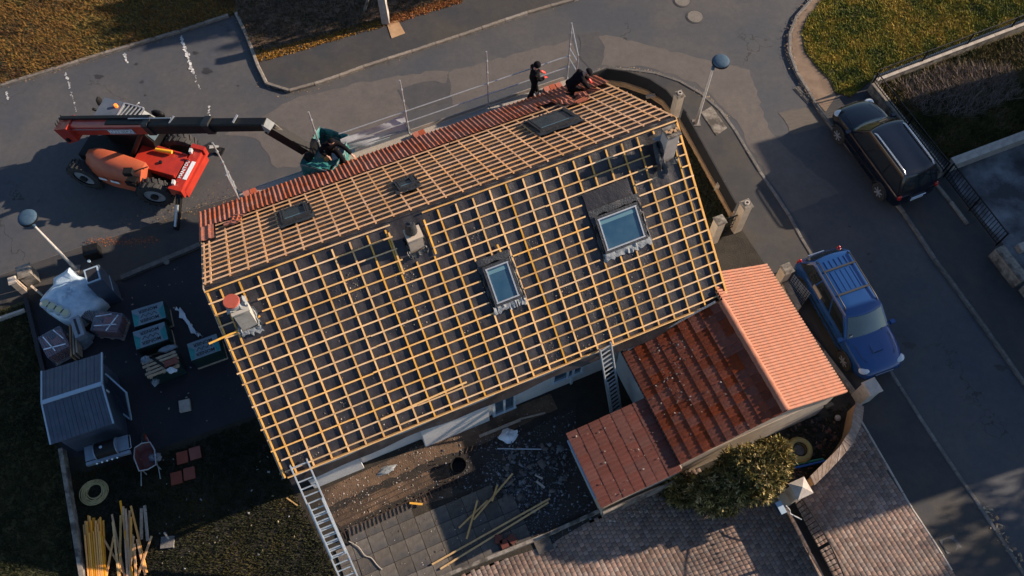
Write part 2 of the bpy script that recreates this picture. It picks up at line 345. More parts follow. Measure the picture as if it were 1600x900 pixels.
slab('enclosed_plot_bed', pts('1366,132 1600,48 1900,-65 1900,110 1600,222 1490,262', .08), .06, .10, M_grassb)
M_cyard = mat('stained_concrete_yard', (.045, .047, .055), (.20, .22, .24), .55, .8, .4, 40, c3=(.02, .02, .024), sc3=.35, lo=.42, hi=.62)
slab('concrete_yard', pts('1480,262 1600,225 1900,120 2000,1000 1660,560 1590,410 1500,300', .08), .06, .102, M_cyard)

M_shademud = mat('shade_and_mud', (.012, .010, .009), (.028, .021, .016), 4, .9, 1., 20)  # near-black brown: painted shade along the trench, and the mud patch
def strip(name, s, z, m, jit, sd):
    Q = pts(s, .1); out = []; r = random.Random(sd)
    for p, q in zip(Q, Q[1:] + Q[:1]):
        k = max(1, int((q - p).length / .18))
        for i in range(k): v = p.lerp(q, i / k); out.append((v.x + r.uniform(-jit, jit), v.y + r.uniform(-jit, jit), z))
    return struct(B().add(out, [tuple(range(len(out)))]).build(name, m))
strip('trench_shade', '530,826 610,786 705,744 712,757 620,796 536,836', .1125, M_shademud, .03, 3)  # dark sheet painted in for the shade inside the trench
strip('earth_shade_band', '512,792 600,752 680,716 760,690 870,640 872,652 765,700 690,730 600,764 520,800', .1125, M_shademud, .05, 4)  # dark sheet painted in for the thin shadow along the earth strip
strip('mud_patch', '700,738 745,715 770,735 742,762 712,765', .1135, M_shademud, .06, 5)

# patch repairs and stains on the road
M_patch = mat('dark_road_repair', (.050, .051, .056), (.062, .06, .062), 2, .85, .5, 60, grain=.22)
M_patchl = mat('brown_road_repair', (.094, .082, .076), (.112, .098, .09), 1.2, .85, .5, 60, grain=.2)
def sheet(name, s, z, m, jit=.07):
    Q = pts(s); out = []; r = random.Random(len(s))
    for p, q in zip(Q, Q[1:] + Q[:1]):
        k = max(1, int((q - p).length / .25))
        for i in range(k): v = p.lerp(q, i / k); out.append((v.x + r.uniform(-jit, jit), v.y + r.uniform(-jit, jit), z))
    return struct(B().add(out, [tuple(range(len(out)))]).build(name, m))
sheet('road_repair', '470,150 620,118 700,110 690,165 630,175 560,232 460,262 430,262 400,215 350,212', .004, M_patchl)
sheet('road_repair', '700,112 890,62 905,95 800,135 705,165', .004, M_patchl)
sheet('road_repair', '910,60 950,55 1170,110 1200,200 1260,260 1310,300 1235,335 1190,262 1150,190 1090,130 1010,103 935,104', .004, M_patchl)
sheet('road_repair', '1216,178 1280,165 1298,195 1236,208', .008, mat('trench_repair', (.085, .072, .062), (.11, .095, .08), 3, .85, .6, 40, stretch=(1, 6, 1)))
sheet('road_repair', '622,140 660,128 705,128 700,160 640,175', .008, M_patch)
sheet('road_repair', '905,55 935,50 945,75 940,100 920,108 905,85', .008, M_patch)
# worn white bay lines, real flecks of paint lying on the asphalt
def flecks(a, b, n, sz, nm='bay_marking'):
    a, b = at(*a), at(*b); P = [a.lerp(b, t) + Vector((random.gauss(0, .022), random.gauss(0, .022), .005)) for t in [random.random() for _ in range(n)]]
    return chips(nm, np.array([tuple(p) for p in P]), sz, [(.55, .54, .52), (.42, .42, .41)], flat=.03, kind='structure')
flecks((283, 58), (302, 115), 150, (.04, .11)); flecks((303, 115), (313, 142), 12, (.03, .07)); flecks((102, 113), (109, 136), 36, (.04, .10)); flecks((110, 140), (119, 175), 14, (.03, .08))
flecks((193, 83), (199, 98), 24, (.03, .09)); flecks((10, 143), (13, 155), 14, (.03, .08)); flecks((216, 160), (220, 180), 14, (.03, .08)); flecks((325, 165), (329, 183), 14, (.03, .08))
M_stain = mat('oil_stain', (.022, .021, .022), (.035, .033, .032), 5, .6, .3, 50)
def stain(u, v, r, z=.005, m=None):
    c = at(u, v); k = random.random() * 6; pp = [(c.x + r * (1 + .28 * math.sin(3 * t + k) + .15 * math.sin(7 * t + 2 * k)) * math.cos(t), c.y + .75 * r * (1 + .25 * math.cos(2 * t + k)) * math.sin(t), z) for t in [i * .3491 for i in range(18)]]
    return struct(B().add(pp, [tuple(range(18))]).build('road_stain', m or M_stain))
for u, v, r in [(154, 120, .17), (323, 111, .2), (305, 83, .11), (222, 128, .08), (213, 100, .07), (227, 149, .05), (357, 47, .07), (372, 134, .05), (1327, 354, .06), (1357, 397, .07), (1360, 409, .06), (1563, 575, .18), (1420, 540, .2), (1387, 560, .14)]: stain(u, v, r)
# drain cover, manholes
def ring_cover(u, v, r, label):
    c = at(u, v, .01); t = thing('manhole_cover', label, 'manhole cover', c)
    B().cyl((0, 0, -.02), (0, 0, .004), r, n=28).build('frame_ring', M_patch, t); B().cyl((0, 0, -.01), (0, 0, .014), r * .84, n=28).build('lid', mat('iron_lid', (.13, .115, .10), (.18, .16, .14), 9, .7, .6, 60), t)
ring_cover(1086, 26, .36, 'round manhole cover in the road above the street lamp'); ring_cover(1066, 1, .36, 'round manhole cover cut by the top edge of the photo')
c = at(1258, 146, .02); t = thing('drain_grate', 'rectangular slotted drain grate beside the curved east kerb', 'drain', c, -1.02)
B().box((0, 0, -.015), (.86, .46, .03)).build('frame', M_kerbd, t); gbar = B().box((0, 0, 0), (.03, .38, .02)).mesh('bar', M_kerbd)
for s in (-1, 1):
    B().box((s * .21, 0, .003), (.38, .40, .012)).build('grate_plate', M_blk, t)
    for i in range(6): inst('bar', gbar, t, Matrix.Translation((s * .21 + (i - 2.5) * .058, 0, .014)))
c = at(1117, 190, .08); t = thing('utility_cover', 'long concrete utility cover in the pavement beside the street lamp', 'utility cover', (0, 0, 0))
B().prism(pts('1095,176 1112,166 1136,200 1119,212', .08), .06, .092).build('slab', M_conc, t)
B().prism(pts('1097,177 1111,169 1121,184 1107,193', .08), .08, .097).build('panel', M_conc, t); B().prism(pts('1108,195 1122,186 1133,200 1119,209', .08), .08, .097).build('panel', M_conc, t)
t = thing('utility_cover', 'square dark access cover in the pavement by the brick driveway', 'utility cover', (0, 0, 0))
B().prism(pts('1467,844 1489,836 1503,855 1480,866', .08), .06, .09).build('slab', M_kerbd, t); c = at(1484, 852, .09)
B().cyl((c.x, c.y, .08), (c.x, c.y, .098), .20, n=20).build('lid', M_pav, t)

# ---------------------------------------------------------------- vegetation on the ground
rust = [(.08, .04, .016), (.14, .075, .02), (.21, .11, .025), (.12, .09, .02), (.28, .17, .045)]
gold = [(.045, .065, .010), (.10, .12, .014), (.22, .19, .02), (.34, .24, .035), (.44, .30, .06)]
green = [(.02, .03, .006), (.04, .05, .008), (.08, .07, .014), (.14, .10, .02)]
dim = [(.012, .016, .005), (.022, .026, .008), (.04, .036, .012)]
cn = lambda s, k: (lambda P: np.clip(.75 * vnoise(P, s, k) + .55 * vnoise(P, s * 3.4, k + 1) + .25 * rng.random(len(P)) - .27, 0, .999))
nwp = KN + pts('368,-170 -300,-170', .1); P = sample(nwp, 62000)
blades('grass_verge', P, .09, rust, (.03, .12), .016, cn=cn(.8, 1))
P = sample(pts('371,26 400,84 520,56 600,32 700,0 800,-45 880,-170 371,-170', .1), 22000); blades('verge_weeds', P, .098, [(.05, .035, .025), (.09, .06, .03), (.03, .03, .012)], (.03, .10), .014, cn=cn(1.5, 3))
P = sample(pts('400,80 420,77 520,50 600,28 604,40 520,64 425,92 401,97', .1), 2200); blades('leaf_litter', P, .098, [(.16, .07, .012), (.3, .15, .02), (.4, .22, .03)], (.01, .05), .022)
P = sample(pts('604,26 660,8 720,-8 722,4 662,22 606,40', .1), 1400); blades('leaf_litter', P, .098, [(.20, .06, .02), (.3, .10, .03), (.35, .18, .04)], (.01, .05), .02)
P = sample(pts('1285,-2 1262,30 1254,50 1259,80 1277,103 1297,123 1308,145 1330,150 1357,128 1615,32 1800,-40 1800,-170 1340,-170', .08), 56000); blades('lawn_grass', P, .10, gold, (.03, .11), .016, cn=cn(.9, 5))
P = sample(pts('1372,134 1615,46 1615,214 1490,256', .08), 15000); blades('plot_weeds', P, .10, [(.02, .03, .008), (.05, .05, .012), (.10, .075, .022), (.13, .10, .06)], (.04, .18), .016, cn=cn(1.2, 7))
P = sample(pts('1395,135 1480,105 1580,110 1590,150 1520,185 1440,180', .08), 1700); blades('dry_stalks', P, .10, [(.16, .11, .09), (.28, .22, .19), (.10, .07, .05)], (.12, .45), .008, per=3)
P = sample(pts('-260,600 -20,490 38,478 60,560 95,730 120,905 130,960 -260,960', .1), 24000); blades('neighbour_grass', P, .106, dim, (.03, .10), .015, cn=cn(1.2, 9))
P = sample(pts('110,740 250,712 400,655 460,770 520,880 530,910 130,910', .1), 14000); blades('garden_grass', P, .10, [(.010, .012, .004), (.018, .020, .006), (.035, .030, .008), (.08, .055, .012)], (.02, .09), .014, cn=cn(.5, 11))  # blade colours darkened to stand in for shade over this lawn
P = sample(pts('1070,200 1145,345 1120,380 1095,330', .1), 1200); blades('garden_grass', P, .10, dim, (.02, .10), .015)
P = sample(pts('1225,40 1300,200 1290,205 1230,100', .1), 260); 
# leaves and grit along the kerbs
def grit(path, n, spread, sz=(.015, .05), cols=((.2, .12, .05), (.12, .08, .05), (.28, .18, .09)), z=.006, off=0, name='kerb_litter'):
    Q = resample([Vector((p.x, p.y, 0)) for p in path], .1); I = rng.integers(0, len(Q) - 1, n); A = np.array([(Q[i].x, Q[i].y, z) for i in I]); A[:, :2] += rng.normal(off, spread, (n, 2)); return chips(name, A, sz, cols, flat=.15, kind='stuff')
grit(KN[1:], 500, .10, z=.006); grit(KB[:33], 420, .16, z=.006); grit(KB[32:], 300, .10, z=.006); grit(pts('195,345 240,335 300,330 380,300'), 260, .25, z=.08)
grit(KH[40:72], 260, .06, z=.08, cols=((.3, .2, .1), (.34, .24, .12))); grit(KE[8:38], 400, .10, z=.10, cols=((.22, .15, .1), (.3, .22, .15), (.1, .07, .05)))
grit(pts('140,378 150,376 210,378 250,374', .08), 420, .09, z=.08, cols=((.26, .09, .04), (.2, .07, .03)))
grit(pts('1540,795 1600,885', .08), 60, .1, (.03, .12), z=.09, cols=((.25, .17, .1), (.35, .26, .17)))

# ---------------------------------------------------------------- brick driveway: thousands of small setts
DP = pts('690,912 860,842 945,803 1010,768 1080,730 1225,772 1240,785 1262,755 1310,705 1342,655 1380,720 1420,790 1460,850 1500,915 1540,985 640,985', .1)
struct(B().prism(DP, .07, .100).build('driveway_bed', mat('driveway_sand', (.040, .030, .026), (.055, .042, .036), 5, .95, .5, 40)))
A0 = HA_ + .03; ca, sa = math.cos(A0), math.sin(A0); bx, by = .148, .132
g = np.array([(i, j) for i in range(-20, 190) for j in range(-60, 160)], float); off = rng.uniform(-.004, .004, g.shape)
lx = g[:, 0] * bx; ly = (g[:, 1] + .5 * (g[:, 0] % 2)) * by; o0 = at(640, 985, .1)
X = o0.x + (lx - 2) * ca - (ly - 2) * sa; Y = o0.y + (lx - 2) * sa + (ly - 2) * ca; keep = inpoly(np.stack([X, Y], 1), DP); X, Y = X[keep], Y[keep]; n = len(X)
bs = np.array([(-.5, -.5, 0), (.5, -.5, 0), (.5, .5, 0), (-.5, .5, 0), (-.47, -.47, 1), (.47, -.47, 1), (.47, .47, 1), (-.47, .47, 1)])
V = np.repeat(bs[None], n, 0); V[..., 0] *= (bx - .009); V[..., 1] *= (by - .007); V[..., 2] = .10 + V[..., 2] * (.0038 + rng.uniform(-.0008, .0008, n))[:, None]
r_ = rng.normal(0, .02, n)[:, None]; x = V[..., 0] * (ca) - V[..., 1] * (sa + r_); y = V[..., 0] * (sa + r_) + V[..., 1] * ca; V[..., 0] = x + X[:, None]; V[..., 1] = y + Y[:, None]
f = np.array([(0, 1, 5, 4), (1, 2, 6, 5), (2, 3, 7, 6), (3, 0, 4, 7), (4, 5, 6, 7)]); F = (np.arange(n)[:, None, None] * 8 + f).reshape(-1, 4)
C = 1.15 * np.array([(.19, .125, .098), (.225, .155, .12), (.155, .112, .095), (.20, .155, .13), (.24, .17, .13)])[rng.integers(0, 4, n)] * rng.uniform(.74, 1.26, (n, 1)) * (.75 + .5 * vnoise(np.stack([X, Y], 1), .7, 4))[:, None]
soup('brick_setts', V.reshape(-1, 3), F, np.repeat(C, 8, 0), mat('sett_faces', (1, 1, 1), (.82, .80, .80), 30, .85, .4, 80, attr=True), kind='stuff')
kerb('driveway_edging', pts('1344,655 1382,720 1422,790 1462,850 1502,915', .1), .0, .118, .07, .5, M_concl, 'pale edging between brick driveway and asphalt')
kerb('garden_edging', pts('1458,283 1500,335 1535,385', .08), .0, .16, .12, 1.0, M_conc, 'low concrete edging in front of the railing gate')
# ---------------------------------------------------------------- the house
OX, OY, HA = -8.04, 10.18, .4034
LEN, WF, WN, ZE, ZR = 13.88, 4.53, 4.59, 3.08, 6.44
HM = Matrix.Translation((OX, OY, 0)) @ Matrix.Rotation(HA, 4, 'Z')
def hl(x, y, z=0): return HM @ Vector((x, y, z))
WAv = 4.56; SL = math.hypot(WAv, ZR - ZE); ca_, sa_ = WAv / SL, (ZR - ZE) / SL
MN = Matrix(((1, 0, 0, 0), (0, -ca_, -sa_, 0), (0, -sa_, ca_, ZR), (0, 0, 0, 1)))
MF = Matrix(((1, 0, 0, 0), (0, ca_, sa_, 0), (0, -sa_, ca_, ZR), (0, 0, 0, 1)))
house = thing('house', 'single storey white house with a stripped roof of orange battens over black membrane', 'house', (OX, OY, 0), HA)
# walls with a door and window on the garden side
wl = [(.35, -4.22), (1.95, -4.22), (1.95, -4.05), (3.95, -4.05), (3.95, -4.35), (6.1, -4.35), (6.1, -4.2), (13.5, -4.2), (13.5, 4.15), (.35, 4.15)]
b = B().prism(wl, 0, ZE - .12)
g0, g1 = ZE - .14, ZR - .22
for x in (.36, 13.3): b.add([(x, -4.2, g0), (x, 4.14, g0), (x, 0, g1), (x + .18, -4.2, g0), (x + .18, 4.14, g0), (x + .18, 0, g1)], [(0, 1, 2), (5, 4, 3), (0, 2, 5, 3), (1, 4, 5, 2), (0, 3, 4, 1)])
b.build('wall', M_rend, house)
M_wglass = mat('window_glass', (.05, .09, .13), rough=.08, spec=.9)
M_pvc = mat('white_frame', (.48, .56, .62), rough=.4)
def window(x0, x1, z0, z1, y, nm='window'):
    o = B().box(((x0 + x1) / 2, y, (z0 + z1) / 2), (x1 - x0, .06, z1 - z0)).build('pane', M_wglass)
    fr = B()
    for a, c_, d in [(((x0 + x1) / 2, y - .03, z1), 0, (x1 - x0 + .12, .09, .07)), (((x0 + x1) / 2, y - .03, z0), 0, (x1 - x0 + .12, .12, .07)), ((x0, y - .03, (z0 + z1) / 2), 0, (.07, .088, z1 - z0)), ((x1, y - .03, (z0 + z1) / 2), 0, (.07, .088, z1 - z0)), (((x0 + x1) / 2, y - .035, (z0 + z1) / 2), 0, (.06, .08, z1 - z0))]: fr.box(a, d)
    f_ = fr.build(nm, M_pvc, house); o.parent = f_
window(6.3, 7.0, .12, 2.2, -4.215, 'door'); window(8.3, 9.3, .9, 2.1, -4.215)
B().box((9.0, -4.235, 1.2), (.08, .06, 2.2)).build('downpipe', M_pvc, house)
B().box((3.94, -4.16, 1.3), (.03, .36, 2.6)).build('wall_trim', M_pvc, house)
# hanging strip of membrane along the near eave
P = [[(x, -WN - .0 - .04 * j + .02 * math.sin(x * 3 + j), ZE - .06 - j * .09 * (1 + .35 * math.sin(x * 1.3))) for j in range(4)] for x in np.linspace(.1, 13.4, 60)]
o = B().grid(P).build('eave_membrane', M_memb, house, 60)
# membrane sheets, sagging and creased between the rafters
CX = [.03] + [.36 + .5096 * i for i in range(27)] + [13.86]
def memb(M, name):
    nx, ny = 230, 70; xs = np.linspace(0, LEN, nx); ys = np.linspace(0.0, SL - .02, ny); G = np.stack(np.meshgrid(xs, ys, indexing='ij'), -1).reshape(-1, 2)
    cx = np.array(CX); d = np.abs(G[:, 0:1] - cx).min(1); H = -.026 - .020 * np.clip(d / .3, 0, 1) ** .8
    q = np.stack([G[:, 0] * 2.2 + G[:, 1] * .5, G[:, 1] * .6], 1); H += (vnoise(q, 1.7, 3) - .5) * .022 + (vnoise(G, 6, 5) - .5) * .008 - np.abs(vnoise(q, 3.1, 8) - .5) * .022
    V = np.concatenate([G, H[:, None]], 1); i = np.arange(nx - 1)[:, None] * ny + np.arange(ny - 1)[None]; i = i.ravel()
    A = np.array(M); V = V @ A[:3, :3].T + A[:3, 3]; F = np.stack([i, i + 1, i + ny + 1, i + ny], 1)
    me = soup(name, V, F, np.zeros((len(V), 3)) + .01, M_memb, house); me.data.polygons.foreach_set('use_smooth', [True] * len(me.data.polygons))
memb(MN, 'roof_membrane'); memb(MF, 'roof_membrane')
B(MN).box((LEN / 2, SL / 2, -.14), (LEN - .1, SL - .1, .08)).build('roof_boarding', M_blk, house)
B(MF).box((LEN / 2, SL / 2 + .02, -.14), (LEN - .1, SL - .12, .08)).build('roof_boarding', M_blk, house)
# battens: cut round the openings
HN = [(10.45, 12.08, 1.15, 3.15), (6.98, 7.98, 1.95, 3.4), (12.8, 13.58, .3, 1.75), (5.12, 5.98, .1, 1.3), (.4, 1.1, .75, 1.75)]
HF = [(10.4, 11.9, 2.15, 3.7), (5.72, 6.45, 1.6, 2.5), (2.3, 3.3, 2.2, 3.4)]
def cuts(lo, hi, c, holes, ax):
    seg = [(lo, hi)]
    for h in holes:
        a, b_ = (h[0], h[1]) if ax == 0 else (h[2], h[3]); p, q = (h[2], h[3]) if ax == 0 else (h[0], h[1])
        if p < c < q:
            ns = []
            for s, e in seg:
                if b_ <= s or a >= e: ns.append((s, e)); continue
                if a > s: ns.append((s, a - random.uniform(0, .06)))
                if b_ < e: ns.append((b_ + random.uniform(0, .06), e))
            seg = ns
    return [s for s in seg if s[1] - s[0] > .08]
def lay(M, cxs, rows, holes, w1, w2, m1, m2, top, xl, s0, send):
    for k, x in enumerate(cxs):
        s1 = send(x)
        for a, b_ in cuts(s0 + random.uniform(-.02, .05), s1, x, holes, 1):
            xx = x + random.uniform(-.012, .012); B(M).bar((xx, a, .0), (xx + random.uniform(-.012, .012), b_, .0), w1, .035, up=(0, 0, 1)).build('counter_batten', m1, house)
    for k, s in enumerate(rows):
        lo, hi = xl(s)
        for a, b_ in cuts(lo, hi, s, holes, 0):
            j = a
            while j < b_ - .05:       # battens come in lengths of about four metres
                e = min(b_, j + random.uniform(3.2, 4.4)); e = b_ if b_ - e < .8 else e; q = random.uniform(-.01, .01)
                B(M).bar((j, s + q, top), (e - .004, s + random.uniform(-.012, .012), top), w2, .028, up=(0, 0, 1)).build('batten', m2, house); j = e
M_wood3 = mat('sawn_batten_timber', (.58, .33, .11), (.66, .42, .20), 6, .65, .3, 50, orand=.25)
rowsN = [.11 + .3345 * i for i in range(17)]
lay(MN, CX, rowsN, HN, .046, .039, M_wood, M_wood3, .033, lambda s: (-.03 + random.uniform(-.05, .03) + (.12 if s > 5 else 0), LEN + random.uniform(-.02, .03)), .16, lambda x: SL - .02)
B(MN).bar((.1, SL - .02, .035), (LEN, SL - .02, .035), .03, .12, up=(0, 0, 1)).build('fascia_board', M_wood, house)
rowsF = [.21 + .336 * i for i in range(13)]
CF = [.05] + [.20 + .51 * i for i in range(27)] + [13.85]
lay(MF, CF, rowsF, HF, .046, .042, M_wood2, M_wood2, .033, lambda s: (0 + random.uniform(-.04, .03) if s < 3.2 else .44, LEN + random.uniform(-.03, .03)), .14, lambda x: SL - .1 if x > .3 else 3.2)
for a, b_ in [((.62, 1.35, .06), (1.05, 1.2, .06)), ((7.72, 1.65, .03), (7.78, 2.1, .03)), ((5.0, .3, .03), (5.0, 1.5, .03)), ((6.02, .3, .03), (6.02, 1.3, .03)), ((3.0, 5.1, .06), (5.6, 5.02, .06)), ((-.42, 1.42, .06), (.5, 1.36, .06))]: B(MN).bar(a, b_, .05, .028).build('batten', M_wood, house)
# overhanging verge boards and barge
for M in (MN, MF):
    for x in (-.02, LEN + .02): B(M).bar((x, .02, -.06), (x, SL - .02 if M is MN else SL - .1, -.06), .03, .10).build('verge_board', M_wood if x > 0 else M_woodd, house)
# new tiles: three courses at the far eave and a column up the left verge
def tile_mesh(name, w, l, rolls, rh, m, thick=.016, slot=False, rise=.022):
    pr = []; rw = w / rolls
    for k in range(rolls):
        x0 = k * rw
        if slot:
            pr += [(x0, -.030), (x0 + rw * .05, rh * .45), (x0 + rw * .25, rh * .95), (x0 + rw * .45, rh), (x0 + rw * .66, rh * .92), (x0 + rw * .80, rh * .45), (x0 + rw * .84, -.030)]; continue
        pr += [(x0, .0), (x0 + rw * .16, rh * .75), (x0 + rw * .32, rh), (x0 + rw * .48, rh * .7), (x0 + rw * .62, .004)]
    pr += [(w, -.03 if slot else 0)]; b = B(); n = len(pr)
    vs = [(x, 0, z) for x, z in pr] + [(x, l, z + rise) for x, z in pr] + [(x, l, z + rise - thick - .012) for x, z in pr]
    b.add(vs, [(i, i + 1, n + i + 1, n + i) for i in range(n - 1)] + [(n + i, n + i + 1, 2 * n + i + 1, 2 * n + i) for i in range(n - 1)] + [(0, n, 2 * n), (n - 1, 2 * n - 1, 3 * n - 1)]); 
    return b.mesh(name, m, 35, fix=False)
def tile(me, M, x, s, h=0, j=.004, nm='roof_tile', parent=None):
    T = M @ Matrix.Translation((x + random.uniform(-j, j), s, h + random.uniform(-.002, .003))) @ Matrix.Rotation(random.uniform(-.008, .008), 4, 'Z')
    return inst(nm, me, parent or house, T)
tm = tile_mesh('roof_tile', .302, .40, 2, .034, M_tile)
nT = int((LEN + .04) / .3) + 1
for c in range(4):
    for i in range(nT):
        if c == 3 and (i in (38, 39) or i > 41): continue
        if c == 2 and i in (42, 43): continue
        tile(tm, MF, -.05 + i * .2975, 5.44 - c * .365, .045)
for c in range(4, 7): tile(tm, MF @ Matrix.Diagonal((1.45, 1, 1, 1)), -.035, 5.44 - c * .365, .045)
for x, s in [(.9, 3.9), (1.1, 3.75), (1.02, 3.6), (1.2, 3.95), (12.9, 4.3), (13.15, 4.12), (12.6, 4.1), (12.3, 3.95), (12.7, 3.85), (11.9, 4.05), (12.05, 3.8)]: inst('loose_tile', tm, house, MF @ Matrix.Translation((x, s, .07)) @ Matrix.Rotation(random.uniform(-1.6, 1.6), 4, 'Z'))
B(MF).cyl((-.03, SL + .07, -.07), (LEN + .02, SL + .07, -.07), .06, n=10).build('gutter', M_galv, house)
# roof windows
def crumple(b, x0, x1, y0, y1, h0, amp, nx=16, ny=3, seed=1, lipz=0):
    r = random.Random(seed); b.grid([[(x0 + (x1 - x0) * i / nx + r.uniform(-.02, .02), y0 + (y1 - y0) * j / ny + r.uniform(-.03, .03) * (j == ny) * 2, h0 + r.uniform(-amp, amp) + amp * (i % 2) * (j > 0) + lipz * (1 - j / ny)) for j in range(ny + 1)] for i in range(nx + 1)])
def roof_window(M, x0, x1, s0, s1, seed, lead=True, glass=M_glass, up=.13, label=None):
    rw = B(M); cx, cs = (x0 + x1) / 2, (s0 + s1) / 2; t = .06
    for c_, d in [((cx, s0 + t / 2, up / 2), (x1 - x0, t, up)), ((cx, s1 - t / 2, up / 2 - .01), (x1 - x0, t, up)), ((x0 + t / 2, cs, up / 2 - .004), (t, s1 - s0 - 2 * t, up)), ((x1 - t / 2, cs, up / 2 - .004), (t, s1 - s0 - 2 * t, up))]: rw.box(c_, d)
    w_ = rw.build('roof_window', M_plas, house)
    if label: w_['label'] = label
    ii = B(M); q = t + .035
    for c_, d in [((cx, s0 + q, up - .02), (x1 - x0 - 2 * t, .04, .05)), ((cx, s1 - q, up - .02), (x1 - x0 - 2 * t, .04, .05)), ((x0 + q, cs, up - .022), (.04, s1 - s0 - 2 * q, .05)), ((x1 - q, cs, up - .022), (.04, s1 - s0 - 2 * q, .05))]: ii.box(c_, d)
    ii.build('frame', M_galv if lead else M_plas, w_)
    B(M).box((cx, cs, up - .055), (x1 - x0 - 2 * t, s1 - s0 - 2 * t, .03)).build('glass_pane', glass, w_)
    B(M).box((cx, s0 + t + .16, up - .036), (x1 - x0 - 2 * t - .1, .10, .006)).build('reflection_band', mat('painted_reflection', (.10, .20, .25), rough=.3), w_)  # pale strip painted in as the light reflected near the top of the pane
    ap = B(M); crumple(ap, x0 - .08, x1 + .08, s1 - .02, s1 + .20, .055, .028, 22, 3, seed, .03); ap.build('flashing_apron', M_lead if lead else M_plas, w_, 50)
    sf = B(M)
    for xx, sg in ((x0, -1), (x1, 1)): crumple(sf, xx, xx + sg * .10, s0 - .05, s1 + .1, .05, .02, 4, 10, seed + sg)
    crumple(sf, x0 - .1, x1 + .1, s0 - .22, s0, .05, .015, 10, 2, seed + 4); sf.build('side_flashing', M_plas, w_, 50)
    return w_
roof_window(MN, 10.62, 11.98, 1.9, 3.02, 3, label='large roof window of the garden slope')
roof_window(MN, 7.08, 7.9, 2.1, 3.3, 5, label='small roof window of the garden slope')
pm = B(MN); crumple(pm, 10.5, 11.95, 1.18, 1.85, .012, .008, 8, 4, 9); pm.build('membrane_patch', M_memb, house, 60)
M_gdark = mat('grey_shutter_glass', (.035, .05, .06), rough=.25, spec=.8)
roof_window(MF, 10.5, 11.82, 2.3, 3.55, 7, False, M_gdark, .15, 'largest roof window of the street slope'); roof_window(MF, 5.8, 6.38, 1.7, 2.4, 8, False, M_gdark, .12, 'smallest roof window of the street slope'); roof_window(MF, 2.38, 3.22, 2.3, 3.3, 9, False, M_gdark, .15, 'leftmost roof window of the street slope')
# chimneys
def chimney(x0, x1, s0, s1, top, m, seed, cap, label):
    y0, y1 = -s0 * ca_, -s1 * ca_; zb = ZR - s1 * sa_ - .2; cx, cy = (x0 + x1) / 2, (y0 + y1) / 2
    ch = B().box((cx, cy, (zb + top) / 2), (x1 - x0, y0 - y1, top - zb)).build('chimney', m, house, label=label)
    B().box((cx, cy, top + .03), (x1 - x0 + .05, y0 - y1 + .05, .06)).build('chimney_top', m if cap != 'patch' else M_conc, ch)
    f_ = B(MN); crumple(f_, x0 - .08, x1 + .08, s1 - .02, s1 + .15, .05, .03, 10, 3, seed, .06)
    for xx, sg in ((x0, -1), (x1, 1)): crumple(f_, xx + sg * .01, xx + sg * .09, s0 - .06, s1 + .10, .08, .03, 3, 8, seed + sg, 0)
    f_.build('flashing', M_plas if cap != 'red' else M_lead, ch, 50)
    return ch
ch = chimney(13.08, 13.46, .72, 1.12, 6.95, mat('chimney_render', (.40, .35, .31), (.48, .43, .38), 4, .9, .3, 60), 3, 'patch', 'tall rendered chimney at the right gable')
B(MN).add([(12.95, .35, .15), (13.3, .30, .3), (13.72, .42, .2), (13.68, .72, .2), (13.5, .66, .32), (13.35, .80, .3), (13.15, .70, .2)], [tuple(range(7))]).build('loose_cap_sheet', M_lead, ch)
for i in range(5): B().box((13.1 + .08 * i, -.74 - .05 * (i % 2), 7.03), (.07, .09, .06), rz=i).build('loose_brick', M_renda, ch)
mb = B(MN); crumple(mb, 12.84, 13.08, .45, 1.5, .12, .08, 3, 8, 11, .2); mb.build('draped_membrane', M_plas, ch, 60)
ch = chimney(5.38, 5.78, .62, 1.05, 6.45, mat('stub_render', (.44, .36, .28), (.52, .43, .34), 4, .9, .3, 60), 6, 'cowl', 'short chimney with black cowl near the ridge')
cw = B(); 
for i, (r_0, z) in enumerate([(.14, 6.5), (.17, 6.62), (.13, 6.66), (.16, 6.78), (.11, 6.82), (.14, 6.92), (.05, 7.0)]): cw.cyl((5.55, -.62, z - .06), (5.55, -.62, z + .05), r_0, r_0 * .8, 14)
cw.build('cowl', M_plas, ch, 40)
ch = chimney(.5, .92, .95, 1.45, 6.55, mat('left_stub_render', (.34, .32, .28), (.42, .40, .36), 4, .9, .3, 60), 8, 'red', 'left chimney with red lid and torn foil')
B().cyl((.60, -.86, 6.6), (.60, -.86, 6.76), .20, .20, 20).build('collar', M_lead, ch, 30); B().cyl((.60, -.86, 6.76), (.60, -.86, 6.80), .215, .2, 22).build('lid', mat('red_lid', (.32, .06, .035), (.38, .08, .05), 6, .6), ch, 30)
f_ = B(); crumple(f_, .40, .95, -1.1, -.8, 6.62, .06, 8, 4, 4); f_.build('torn_foil', M_lead, ch, 50)
